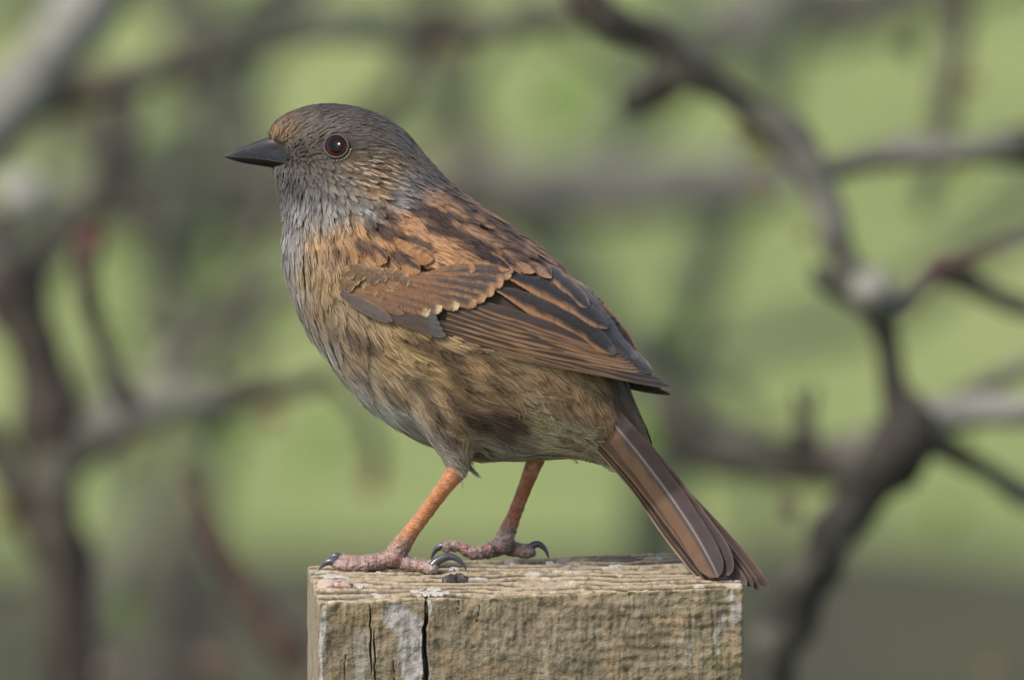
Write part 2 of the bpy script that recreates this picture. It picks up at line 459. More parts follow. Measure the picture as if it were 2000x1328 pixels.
branch(S2, [(95, 905, 36), (180, 850, 40), (265, 806, 40), (350, 775, 30), (440, 778, 22), (540, 765, 18), (640, 735, 14)], ['mid', 'grey', 'grey', 'brown', 'brown'], 0.75)
branch(S2, [(255, 800, 22), (222, 720, 17), (190, 650, 18), (172, 570, 17), (168, 510, 20), (180, 478, 22)], ['dark', 'mid', 'brown', 'brown', 'red'], 0.62, 'twig')
branch(S2, [(290, 780, 22), (350, 700, 19), (425, 610, 18), (490, 520, 17), (530, 430, 14), (600, 330, 12)], ['grey', 'mid', 'brown', 'mid'], 1.2, 'twig')
branch(S2, [(300, 770, 20), (390, 680, 18), (500, 590, 17), (620, 530, 15), (760, 480, 12)], ['grey', 'mid', 'mid'], 1.5, 'twig')
branch(S2, [(352, 920, 12), (380, 970, 17), (425, 1060, 20), (470, 1140, 22), (530, 1240, 26), (600, 1350, 26), (700, 1800, 26), (500, 5000, 30), (250, 12000, 34)], ['red', 'purple', 'purple', 'purple', 'brown'], 0.66, 'twig')
branch(S2, [(640, 735, 14), (705, 800, 13), (735, 880, 13), (726, 935, 16)], ['brown', 'mid', 'brown'], 0.95, 'twig')
branch(S2, [(20, 405, 34), (45, 385, 44), (55, 430, 38)], 'pale', 0.80)
for q in ((480, 860, 1.0, 44, 5, (116, 145, 66)), (250, 1195, 1.0, 46, 5, (108, 132, 58)), (232, 660, 1.0, 44, 4, (130, 155, 72)), (430, 880, 1.2, 40, 4, (100, 130, 66)),
          (1140, 175, 1.2, 46, 5, (112, 146, 62)), (1050, 60, 1.3, 40, 4, (110, 140, 70)), (880, 40, 1.4, 34, 3, (100, 140, 66)), (50, 660, 0.8, 40, 4, (150, 146, 110))): leafy(S2, *q)
for q in ((180, 470, 0.62, 24, (132, 78, 64)), (725, 938, 0.95, 24, (160, 118, 88)), (420, 1295, 0.8, 30, (176, 138, 116)), (210, 1310, 0.8, 22, (140, 118, 106)), (265, 885, 0.8, 15, (150, 115, 85)),
          (535, 815, 0.8, 20, (150, 116, 84)), (10, 1010, 0.8, 22, (130, 100, 50)), (5, 255, 0.85, 24, (120, 70, 60)), (880, 110, 0.95, 18, (140, 110, 80))): bud(S2, *q)

# the farther shrub: soft grey shapes between the other two
S3 = empty('shrub', root_of(1250, 2.2))
tag(S3, 'farther leafless shrub with smooth grey-green arching branches, crossing behind the bird', 'shrub')
branch(S3, [(-200, 440, 40), (60, 425, 36), (250, 405, 40), (420, 400, 42), (560, 395, 46), (760, 380, 44), (1000, 372, 60), (1200, 372, 52), (1380, 362, 46), (1560, 345, 34)],
       ['mid', 'mid', 'mid', 'mid', 'mid', 'mid', 'grey', 'grey', 'grey'], 1.9)
branch(S3, [(1250, 14000, 90), (1245, 4000, 70), (1250, 1500, 54), (1285, 1000, 46), (1290, 860, 46), (1300, 720, 44), (1345, 590, 40), (1395, 470, 36), (1440, 370, 34), (1500, 220, 30), (1530, 80, 30), (1560, -120, 26)],
       ['mid', 'mid', 'mid', 'green', 'green', 'green'], 2.0)
branch(S3, [(1240, 760, 40), (1130, 560, 44), (1070, 470, 46), (980, 380, 40), (900, 250, 34), (860, 100, 32), (840, -100, 30)], ['green', 'green', 'mid', 'green'], 2.2)
branch(S3, [(1180, 330, 40), (1260, 190, 46), (1370, 80, 56), (1520, 30, 58), (1680, 10, 52), (1900, -60, 40)], ['green', 'green', 'grey', 'mid', 'mid'], 2.3)
branch(S3, [(1880, -100, 20), (1868, 60, 20), (1848, 170, 22), (1835, 270, 18), (1800, 420, 14)], ['brown', 'mid', 'mid', 'green'], 1.0)
branch(S3, [(340, -120, 40), (370, 40, 42), (395, 140, 40), (440, 250, 42), (520, 350, 34), (650, 480, 30)], ['mid', 'mid', 'mid', 'mid'], 2.2)
branch(S3, [(140, 14000, 80), (160, 3000, 70), (330, 1330, 56), (355, 1150, 52), (372, 1000, 44), (390, 850, 40), (330, 600, 44), (300, 480, 40), (180, 300, 34), (100, 100, 30)], ['mid', 'mid', 'mid', 'green', 'green', 'green', 'mid'], 2.4)
branch(S3, [(800, 40, 20), (790, 130, 22), (750, 200, 24), (640, 300, 22)], ['mid', 'brown', 'brown'], 1.4)
branch(S3, [(1360, 700, 24), (1480, 670, 26), (1600, 640, 28), (1750, 600, 26), (1880, 500, 30), (2080, 330, 30)], ['green', 'green', 'green'], 3.0)
branch(S3, [(1350, 60, 46), (1400, 90, 50), (1440, 40, 40)], 'pale', 2.3)
for q in ((1260, 845, 1.6, 60, 6, (118, 152, 52)), (1320, 640, 1.8, 56, 5, (112, 140, 62)), (640, 880, 2.2, 60, 6, (112, 150, 66)), (1850, 1020, 1.6, 46, 5, (118, 138, 60)),
          (1290, 700, 1.8, 40, 4, (122, 140, 50)), (420, 560, 2.2, 60, 5, (120, 150, 70)), (250, 540, 2.2, 54, 5, (128, 150, 76)), (1100, 230, 1.9, 56, 5, (120, 150, 70))): leafy(S3, *q)

for i in range(46):
    lf_ = i < 15 or i > 33
    x0 = rng.uniform(-50, 700) if i < 15 else rng.uniform(1150, 2000) if i < 22 else rng.uniform(2250, 5000) if i < 34 else rng.uniform(-4200, -900); y0 = rng.uniform(-50, 900)
    a = rng.normal(0.4, 0.9) ; ln_ = rng.uniform(350, 800); cv = rng.normal() * 0.6
    tt_ = np.linspace(0, 1, 6); r0 = rng.uniform(12, 34) * (1 if lf_ else 0.6)
    pts = [(x0 + math.cos(a + cv * t) * ln_ * t, y0 - math.sin(a + cv * t) * ln_ * t, r0 * (1.1 - 0.6 * t)) for t in tt_]
    branch(S3, pts, ['green', ['mid', 'green', 'grey', 'brown'][i % 4], 'green'], rng.uniform(1.5, 2.6))
# ------------------------------------------------------------------ the wooden post
def ymid(x, y):
    """depth of the bird's plane of symmetry (it stands upright, tail turned a little to the camera)"""
    return -0.30 * (np.asarray(x, float) - 860) - math.tan(ELEV) * (664 - np.asarray(y, float))

TILT = math.tan(R(1.3))
P0 = W([760.0, 1116.0, ymid(760, 1116) - 92])           # where the near foot stands
def on_top(x, y, lift=0.0):
    """photo point -> world point on the slanted top of the post"""
    a = W([x, y, 0.0]); r = a - CAM
    # z = P0z + TILT*(x-P0x)
    t = (P0[2] + lift + TILT * (CAM[0] - P0[0]) - CAM[2]) / (r[2] - TILT * r[0])
    return CAM + r * t
def depth_of(p):
    return ((np.asarray(p) - CAM) @ FWD - DIST) / PX

FL, FR, BL = on_top(622, 1176), on_top(1453, 1143), on_top(588, 1106)
ex = (FR - FL) * [1, 1, 0]; PW = np.linalg.norm(ex); ex /= PW
ey = np.array([-ex[1], ex[0], 0]); PD = abs((BL - FL) @ ey)
PWp, PDp = PW / PX, PD / PX                               # width and depth in pixels

def stroke_mask(x, y, pts, wd, soft=0.4, wob=0.0, seed=0.0):
    p = np.asarray(pts, float); d = np.full(x.shape, 1e9)
    for a, b in zip(p[:-1], p[1:]):
        e = b - a; t = np.clip(((x - a[0]) * e[0] + (y - a[1]) * e[1]) / max(e @ e, 1e-9), 0, 1)
        d = np.minimum(d, np.hypot(x - a[0] - t * e[0], y - a[1] - t * e[1]))
    if wob: d = d + wob * fbm(x * 0.06 + seed, y * 0.06)
    return 1 - smooth(wd * (1 - soft), wd * (1 + soft), d)

def post_surface(p, face):
    """p: (n,3) box coordinates in px (x right, y back, z down from the top) -> displaced position, colour"""
    x, y, z = p[:, 0], p[:, 1], p[:, 2]
    r = 7.0
    lo = np.array([r, r, r]); hi = np.array([PWp - r, PDp - r, 1e9])
    c = np.clip(p, lo, hi); n = p - c; n /= np.linalg.norm(n, axis=1)[:, None] + 1e-9
    pos = c + n * r
    top = smooth(0.3, 0.9, -n[:, 2]); front = smooth(0.3, 0.9, -n[:, 1]); side = 1 - np.clip(top + front, 0, 1)
    # end grain: weathered growth rings standing up as slanting ridges
    warp = 46 * fbm(x * 0.0045, y * 0.012 + 3) + 9 * fbm(x * 0.022, y * 0.03 + 9) + 5 * fbm(x * 0.07, y * 0.05 + 2)
    rho = (y * 1.0 + 0.16 * x - 0.00012 * (x - 400) ** 2 + warp) / 38.0
    fr = rho - np.floor(rho)
    ridge = np.where(fr < 0.26, fr / 0.26, (1 - fr) / 0.74)
    amp = 4.5 + 4.5 * smooth(-0.3, 0.5, fbm(x * 0.012 + 40, y * 0.012)) + 3.5 * smooth(0.72, 1.0, y / PDp) * smooth(350, 600, x)
    fib = fbm(x * 0.10, y * 0.16, z * 0.05, 4)
    dt = -amp + amp * 1.3 * ridge + 1.6 * fib + 5 * fbm(x * 0.008, y * 0.01 + 77)
    # a broken, chewed front arris
    chip = smooth(0.08, 0.42, fbm(x * 0.028 + 7, z * 0.03 + y * 0.02)) * np.exp(-(np.minimum(y, 60) / 16.0)) * np.exp(-np.maximum(z, 0) / 16.0)
    dt = dt - 5.0 * chip
    # sawn front: lumpy, with vertical fibres and level saw marks near the right edge
    lump = fbm(x * 0.034, z * 0.036, y * 0.02, 4); fibv = fbm(x * 0.13, z * 0.014 + 5, None, 3)
    fine = fbm(x * 0.14 + 3, z * 0.13, y * 0.05, 2)
    saw = np.sin((z + 5 * fbm(x * 0.008, z * 0.02) + 3 * noise(x * 0.05, z * 0.01)) / 3.4) * smooth(430, 520, x) * (0.35 + 0.65 * smooth(-0.2, 0.3, fbm(x * 0.01, z * 0.03 + 50)))
    df = 4.6 * lump + 2.8 * fibv + 1.8 * fine + 0.9 * saw - 7 * chip
    ds = 1.3 * fbm(y * 0.02 + 11, z * 0.012) + 1.6 * fbm(y * 0.15, z * 0.02) + 0.8 * lump
    disp = dt * top + df * front + ds * side
    # drying cracks
    def crack(x0, w, deep, z1=1e9, z0=-1e9, sd=0.0):
        cx = x0 + 5 * fbm(z * 0.012 + sd, z * 0) + 1.3 * noise(z * 0.08 + sd, z * 0)
        ww = w * (0.75 + 0.35 * noise(z * 0.02 + sd, z * 0 + 4)) * smooth(z1 + 30, z1 - 20, z) * smooth(z0 - 10, z0 + 25, z)
        return deep * smooth(1.0, 0.35, np.abs(x - cx) / np.maximum(ww, 0.01)) * (ww > 0.3), cx
    ckf = 0; ck = 0
    for a in ((207, 7.0, 60, 1e9, -1e9, 1.0), (100, 2.6, 22, 130, 6, 2.0), (106, 2.6, 22, 1e9, 62, 3.3), (54, 1.6, 8, 1e9, 90, 8.0), (309, 1.8, 9, 40, 4, 5.0), (148, 1.5, 8, 1e9, 110, 9.0), (270, 1.5, 7, 30, 0, 4.0)):
        q, _ = crack(*a); ck = np.maximum(ck, q)
    intop = np.exp(-np.maximum(y - 4, 0) / 26.0)
    disp = disp - ck * (front + top * intop * 0.5)
    pos = pos + n * disp[:, None]
    # ---- colour of the wood by face; the brighter-lit top is painted paler
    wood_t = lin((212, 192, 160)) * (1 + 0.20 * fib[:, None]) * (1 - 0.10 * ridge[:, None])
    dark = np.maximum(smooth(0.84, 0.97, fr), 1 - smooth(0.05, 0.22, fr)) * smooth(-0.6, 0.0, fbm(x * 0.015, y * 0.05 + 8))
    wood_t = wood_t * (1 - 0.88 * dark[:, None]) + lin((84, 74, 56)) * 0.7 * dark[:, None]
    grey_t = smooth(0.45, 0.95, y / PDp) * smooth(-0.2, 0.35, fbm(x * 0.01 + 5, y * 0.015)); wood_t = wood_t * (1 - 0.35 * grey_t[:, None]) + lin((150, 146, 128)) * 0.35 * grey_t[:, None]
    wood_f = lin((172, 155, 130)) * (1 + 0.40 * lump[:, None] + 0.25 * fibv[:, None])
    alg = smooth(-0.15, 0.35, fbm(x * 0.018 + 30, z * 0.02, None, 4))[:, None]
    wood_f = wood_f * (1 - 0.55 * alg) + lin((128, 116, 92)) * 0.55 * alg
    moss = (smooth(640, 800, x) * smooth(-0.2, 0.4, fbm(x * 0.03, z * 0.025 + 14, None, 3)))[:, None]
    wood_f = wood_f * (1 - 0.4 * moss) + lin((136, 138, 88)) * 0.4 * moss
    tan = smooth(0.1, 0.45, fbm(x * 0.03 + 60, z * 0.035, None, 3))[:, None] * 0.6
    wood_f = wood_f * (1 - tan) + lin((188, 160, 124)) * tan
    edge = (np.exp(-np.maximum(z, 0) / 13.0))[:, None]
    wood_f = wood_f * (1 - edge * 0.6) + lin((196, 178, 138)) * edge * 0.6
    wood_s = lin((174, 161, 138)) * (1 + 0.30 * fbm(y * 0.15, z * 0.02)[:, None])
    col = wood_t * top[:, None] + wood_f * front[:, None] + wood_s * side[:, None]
    spk = smooth(0.42, 0.6, noise(x * 0.12 + 3, (y + z) * 0.12, z * 0.02))[:, None]
    col = col * (1 - 0.35 * spk)
    # dried droppings and bleached splashes on the front
    zf = z
    white = np.zeros(len(x))
    jag = 9 * fbm(x * 0.06 + 2, zf * 0.05, None, 4)
    for pts, wd, dens in ((((150, 36), (176, 60), (186, 110), (182, 200)), 30, 0.85), (((12, 10), (9, 50), (4, 90), (4, 260)), 5, 1.0), (((84, 60), (80, 160), (78, 210)), 14, 0.35),
                          (((800, 22), (812, 40), (806, 70)), 11, 0.7), (((790, 60), (770, 100), (776, 130)), 6, 0.6), (((722, 118), (716, 150)), 7, 0.5), (((215, 4), (213, 34)), 4, 0.8)):
        p_ = np.asarray(pts, float); d = np.full(x.shape, 1e9)
        for a, b in zip(p_[:-1], p_[1:]):
            e = b - a; t = np.clip(((x - a[0]) * e[0] + (zf - a[1]) * e[1]) / max(e @ e, 1e-9), 0, 1)
            d = np.minimum(d, np.hypot(x - a[0] - t * e[0], zf - a[1] - t * e[1]))
        white = np.maximum(white, dens * (1 - smooth(wd * 0.65, wd * 1.15, d + jag * min(1, wd / 12))) * (0.55 + 0.45 * smooth(-0.25, 0.15, fbm(x * 0.11, zf * 0.09))))
    white = (white * front)[:, None]
    col = col * (1 - white) + lin((214, 208, 204)) * white
    wt = (top * smooth(0.33, 0.5, fbm(x * 0.035 + 90, y * 0.05, None, 3)) * 0.6)[:, None]
    col = col * (1 - wt) + lin((232, 224, 212)) * wt
    col = col * (1 - 0.85 * np.clip(ck / 20, 0, 1) * (front + top * intop))[:, None] if False else col
    return pos, np.clip(col, 0.01, 1) * ALB

def post():
    xs = np.unique(np.r_[np.arange(0, PWp, 2.2), PWp, np.arange(195, 219, 0.9), np.arange(94, 112, 0.9)])
    xs = xs[np.r_[True, np.diff(xs) > 0.3]]; xs[-1] = PWp
    ysd = np.r_[np.arange(0, PDp, 2.4), PDp]; ysd = ysd[np.r_[True, np.diff(ysd) > 0.5]]; ysd[-1] = PDp
    zs = np.r_[np.arange(0, 260, 2.2), np.linspace(270, 700, 30), np.linspace(900, (P0[2]) / PX + 500, 20)]
    V, F, C = [], [], []; off = 0
    def add(a, b, mk, flip, face):
        nonlocal off
        A, B = np.meshgrid(a, b, indexing='ij'); p = mk(A.ravel(), B.ravel())
        pos, col = post_surface(p, face)
        f = grid_faces(len(a), len(b), off); V.append(pos); C.append(col); F.append(f[:, ::-1] if flip else f); off += len(pos)
    add(xs, ysd, lambda a, b: np.stack([a, b, 0 * a], 1), True, 't')
    add(xs, zs, lambda a, b: np.stack([a, 0 * a, b], 1), False, 'f')
    add(ysd, zs, lambda a, b: np.stack([0 * a, a, b], 1), True, 's')
    add(ysd, zs, lambda a, b: np.stack([0 * a + PWp, a, b], 1), False, 's')
    add(xs[::3] if len(xs) % 3 == 1 else np.r_[xs[::3], xs[-1]], zs, lambda a, b: np.stack([a, 0 * a + PDp, b], 1), True, 'b')
    v = np.vstack(V)
    top_h = FL[2] + TILT * (ex[0] * v[:, 0] * PX + ey[0] * v[:, 1] * PX)
    w = FL[None] * [1, 1, 0] + ex * (v[:, :1] * PX) + ey * (v[:, 1:2] * PX)
    w[:, 2] = np.maximum(top_h - v[:, 2] * PX, -0.1)
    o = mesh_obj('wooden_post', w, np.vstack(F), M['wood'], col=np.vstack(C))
    return tag(o, 'weathered square wooden post with split grain and white droppings under the bird', 'post')
POST = post()

def fleck(name, x, y, rx, ry, h, tone, label, cat, group=None, tone2=None, lumpy=0.3, seed=0):
    """a small dried lump lying on the post's top (sizes in px: across, deep, high)"""
    n, m = 10, 36
    c = on_top(x, y); V = [];
    th = np.linspace(0, 2 * np.pi, m, endpoint=False)
    for i in range(n):
        a = i / (n - 1); rr = np.sin(a * np.pi / 2 * 0.98 + 0.03)
        q = 1 + lumpy * (0.6 * noise(np.cos(th) * 1.7 + seed * 3.1, np.sin(th) * 1.7 + seed, np.full(m, a)) + 0.6 * noise(np.cos(th) * 4.1 + seed * 1.3, np.sin(th) * 4.1 + seed))
        hz = (np.cos(a * np.pi / 2) ** 0.7) * h * (1 + lumpy * noise(np.cos(th) * 3 + seed, np.sin(th) * 3, np.full(m, a * 3.0))) - (3.0 if i == n - 1 else 0)
        V.append(c + np.outer(np.cos(th) * rr * q * rx * PX, ex) + np.outer(np.sin(th) * rr * q * ry * PX, ey) + np.outer(hz * PX, [0, 0, 1]))
    v = np.vstack(V)
    k = smooth(-0.1, 0.3, fbm(v[:, 0] / PX * 0.06 + seed, v[:, 1] / PX * 0.06))[:, None] if tone2 else 0
    col = lin(tone) * (1 - k) + (lin(tone2) * k if tone2 else 0)
    col = np.broadcast_to(col, v.shape) * ALB
    f = grid_faces(n, m, 0, True)
    return tag(mesh_obj(name, v, f, M['dropping'], col=col), label, cat, group)

for i, (x, y, rx, ry) in enumerate(((652, 1124, 24, 12), (701, 1143, 7, 16), (716, 1142, 12, 9), (848, 1150, 12, 14), (832, 1158, 8, 14), (862, 1158, 17, 15), (815, 1153, 10, 8),
                                    (1286, 1089, 8, 12), (1000, 1101, 5, 8), (888, 1110, 10, 10), (930, 1130, 22, 8), (1205, 1105, 12, 10), (1075, 1098, 7, 8), (655, 1128, 20, 8), (740, 1118, 6, 10), (1120, 1118, 14, 7))):
    LBL, GRP = (('white dried dropping fleck beside the top of the wide crack', 'white flecks by the crack') if 800 < x < 880 and y > 1145 else
                ('white dried dropping fleck near the front toes on the post top', 'white flecks by the front toes') if x < 760 else
                ('white dried dropping fleck at the far edge of the post top', 'white flecks along the far edge') if y < 1109 and x > 950 else
                ('white dried dropping fleck between the hind claws and the tail tip', 'white flecks behind the claws'))
    fleck('bird_dropping', x, y, rx, ry, 1.6, (226, 220, 210), LBL, 'dropping', GRP, seed=i, lumpy=0.8)
fleck('dried_dropping', 652, 1143, 34, 44, 9, (226, 204, 182), 'pinkish white flaky dropping on the near left corner of the post top', 'dropping', tone2=(150, 104, 80), seed=31, lumpy=0.4)
fleck('dark_debris', 893, 1134, 24, 22, 11, (72, 68, 66), 'dark grey shrivelled scrap lying on the post beside the hind claw', 'debris', tone2=(120, 114, 110), seed=12, lumpy=0.6)
fleck('dark_debris', 1205, 1093, 36, 12, 4, (140, 130, 114), 'greyish brown sliver of bark at the back of the post top', 'debris', tone2=(108, 100, 88), seed=17, lumpy=0.6)

# ------------------------------------------------------------------ the bird
BIRD = empty('bird', tuple(P0))
tag(BIRD, 'small brown streaked songbird with grey breast and orange legs standing on the wooden post', 'bird')

BODY_LINE = [(527, 271), (532, 250), (546, 234), (572, 219), (606, 208), (642, 205), (680, 208), (716, 217), (746, 230), (772, 245), (796, 264), (816, 288), (836, 313), (856, 337), (872, 354),
             (902, 382), (942, 409), (982, 439), (1022, 469), (1062, 503), (1112, 560), (1160, 630), (1196, 695), (1219, 748), (1238, 795), (1258, 838), (1268, 872), (1238, 896), (1200, 910),
             (1175, 902), (1145, 893), (1105, 890), (1060, 893), (1000, 898), (960, 898), (915, 890), (862, 874), (832, 862), (800, 846), (760, 822), (720, 791), (692, 760), (664, 730), (640, 696), (614, 662),
             (595, 628), (578, 594), (564, 550), (555, 510), (555, 470), (558, 440), (553, 405), (548, 380), (543, 356), (538, 340), (534, 329), (556, 318), (562, 302), (552, 286)]
WING_LINE = BODY_LINE[:20] + [(1098, 520), (1130, 546), (1166, 582), (1196, 622), (1224, 664), (1258, 700), (1290, 728), (1322, 758), (1326, 790), (1290, 850), (1268, 872)] + BODY_LINE[27:]

GX0, GX1, GY0, GY1, GS = 470, 1370, 160, 980, 4.0
gxx = np.arange(GX0, GX1, GS); gyy = np.arange(GY0, GY1, GS)
GXX, GYY = np.meshgrid(gxx, gyy, indexing='ij')

def inflate(line):
    """thickness field of a silhouette: smooth bulge, zero at the outline, negative outside"""
    poly = closed_curve(line, 6)
    ins = inside(poly, GXX, GYY); dist = poly_dist(poly, GXX, GYY)
    # fractional coverage of boundary cells keeps the outline smooth
    u = np.where(ins, dist * 60.0, 0.0); src = 3.1 * GS * GS
    par = (np.add.outer(np.arange(u.shape[0]), np.arange(u.shape[1])) % 2).astype(bool)
    edge = ins & (dist < GS * 0.75)
    inner = ins & ~edge
    slope = 190.0
    for it in range(520):
        for q in (par, ~par):
            nb = np.zeros_like(u); nb[1:-1, 1:-1] = (u[2:, 1:-1] + u[:-2, 1:-1] + u[1:-1, 2:] + u[1:-1, :-2] + src) * 0.25
            mk = q & inner
            u[mk] += 1.85 * (nb[mk] - u[mk])
        if it % 40 == 39: u[edge] = dist[edge] * slope
    u = np.where(ins, u, -dist * slope)
    return u * 0.86

def sample2(field, x, y):
    fx = np.clip((x - GX0) / GS, 0, field.shape[0] - 1.001); fy = np.clip((y - GY0) / GS, 0, field.shape[1] - 1.001)
    i = fx.astype(int); j = fy.astype(int); a = fx - i; b = fy - j
    if field.ndim == 3: a = a[..., None]; b = b[..., None]
    return field[i, j] * (1 - a) * (1 - b) + field[i + 1, j] * a * (1 - b) + field[i, j + 1] * (1 - a) * b + field[i + 1, j + 1] * a * b

U1, U2 = inflate(BODY_LINE), inflate(WING_LINE)
def half(x, y): return np.sqrt(np.maximum(sample2(U1, x, y), 0))
def half_wing(x, y):
    u = np.maximum(sample2(U2, x, y), 0); return np.sqrt(u + 16.0)

# signed distance-like volume: body joined smoothly with the feathered thighs
S3D = 5.0
vx = np.arange(500, 1300, S3D); vy = np.arange(-260, 261, S3D); vz = np.arange(185, 950, S3D)
VX, VZ = np.meshgrid(vx, vz, indexing='ij')
u2 = sample2(U1, VX, VZ)
g = u2[:, None, :] - (vy ** 2)[None, :, None]
gr = np.gradient(g.astype(np.float32), S3D)
phi = g / (np.sqrt(gr[0] ** 2 + gr[1] ** 2 + gr[2] ** 2) + 6.0)
def capsule3(a, b, ra, rb, X, Y, Z):
    a = np.asarray(a, float); b = np.asarray(b, float); e = b - a
    t = np.clip(((X - a[0]) * e[0] + (Y - a[1]) * e[1] + (Z - a[2]) * e[2]) / (e @ e), 0, 1)
    return ra + (rb - ra) * t - np.sqrt((X - a[0] - t * e[0]) ** 2 + (Y - a[1] - t * e[1]) ** 2 + (Z - a[2] - t * e[2]) ** 2)
def smax(a, b, k):
    h = np.clip(0.5 + 0.5 * (a - b) / k, 0, 1); return b + (a - b) * h + k * h * (1 - h)
X3, Y3, Z3 = vx[:, None, None], vy[None, :, None], vz[None, None, :]
NEAR_LAT, FAR_LAT = -88.0, 92.0
phi = smax(phi, capsule3((885, -105, 800), (894, NEAR_LAT, 912), 70, 16, X3, Y3, Z3), 26)
phi = smax(phi, capsule3((1000, 105, 800), (1040, FAR_LAT, 886), 68, 16, X3, Y3, Z3), 26)
phi = smax(phi, capsule3((606, 0, 340), (695, 0, 352), 54, 68, X3, Y3, Z3), 11).astype(np.float32)
phi = np.clip(phi, -90, 90)
gn = np.stack(np.gradient(phi, S3D), -1)
VOL = np.concatenate([phi[..., None], gn], -1).astype(np.float32)
bv, bf = surface_nets(phi, (vx[0], vy[0], vz[0]), S3D)

def to_world(p):
    """p (..,3) = photo x, lateral offset from the plane of symmetry, photo y"""
    q = np.stack([p[..., 0], p[..., 2], ymid(p[..., 0], p[..., 2]) + p[..., 1]], -1)
    return W(q)

def sample3(p):
    f = (p - np.array([vx[0], vy[0], vz[0]])) / S3D
    f = np.clip(f, 0, np.array(VOL.shape[:3]) - 1.01); i = f.astype(np.int32); t = (f - i).astype(np.float32)
    r = 0
    for a in (0, 1):
        for b in (0, 1):
            for c in (0, 1):
                w = (t[:, 0] if a else 1 - t[:, 0]) * (t[:, 1] if b else 1 - t[:, 1]) * (t[:, 2] if c else 1 - t[:, 2])
                r = r + w[:, None] * VOL[i[:, 0] + a, i[:, 1] + b, i[:, 2] + c]
    n = -r[:, 1:]; l = np.linalg.norm(n, axis=1)[:, None] + 1e-6
    return r[:, 0] / l[:, 0], n / l           # approx. distance inside, outward normal

# ---- plumage: colour, lie, length of the feathers, given at points on the bird and blended between them
PLUM = [  # x, y, r, g, b
 (640,212,84,73,66),(700,222,84,73,66),(720,245,82,72,65),(790,275,82,76,72),(560,232,116,98,80),(535,256,158,126,92),(560,255,146,118,88),(600,240,104,93,82),(600,262,118,106,94),(590,288,74,64,54),
 (620,280,82,73,63),(650,248,108,100,90),(700,262,88,80,73),(720,290,74,64,55),(700,318,100,82,64),(745,345,96,75,56),(772,330,96,78,61),(735,372,122,95,70),(742,388,146,118,86),(640,335,90,81,72),
 (600,315,72,64,55),(548,342,112,106,98),(580,360,84,80,80),(600,345,98,92,84),(570,385,104,100,100),(620,385,108,104,102),(660,375,116,110,104),(690,395,120,112,102),(800,365,92,92,94),(850,345,84,78,76),(790,395,124,122,122),(720,415,136,132,128),
 (650,420,138,134,132),(580,425,146,141,141),(562,470,152,147,147),(566,520,150,144,140),(640,445,140,130,118),(625,480,166,132,94),(655,465,164,126,86),(600,540,164,136,100),(645,560,160,130,92),(620,620,154,128,96),(578,580,152,142,132),
 (596,645,142,134,124),(640,715,176,170,162),(700,775,196,192,186),(760,815,196,192,186),(805,845,146,140,132),(700,680,142,114,80),(760,700,168,138,94),(800,680,168,138,92),(850,720,162,132,88),(680,720,140,118,90),
 (740,755,150,130,104),(790,775,152,128,94),(850,800,148,121,84),(900,760,142,114,80),(950,720,152,122,84),(900,850,134,110,84),(865,880,158,148,136),(905,905,150,138,124),(950,800,122,98,74),(1000,740,134,108,78),(1000,820,114,92,70),
 (960,875,134,126,116),(1020,880,136,128,116),(1060,825,178,158,122),(1090,850,186,174,150),(1130,882,170,155,132),(1165,892,154,142,124),(1060,745,138,110,80),(1120,765,136,108,77),(1180,800,142,110,78),(1205,770,112,88,69),
 (1222,850,142,108,80),(1100,800,132,104,74),(800,430,168,122,82),(860,395,150,112,84),(880,425,160,122,90),(940,440,158,117,84),(900,450,160,120,84),(860,480,172,127,84),(760,470,170,124,80),(705,455,164,125,84),
 (960,480,152,114,84),(1000,470,146,110,86),(700,505,162,120,80),(800,530,166,117,82),(1045,500,154,115,88),(620,600,156,130,98),(1250,890,132,100,76)]
DARK = (58, 45, 42); DARKF = (68, 52, 42)
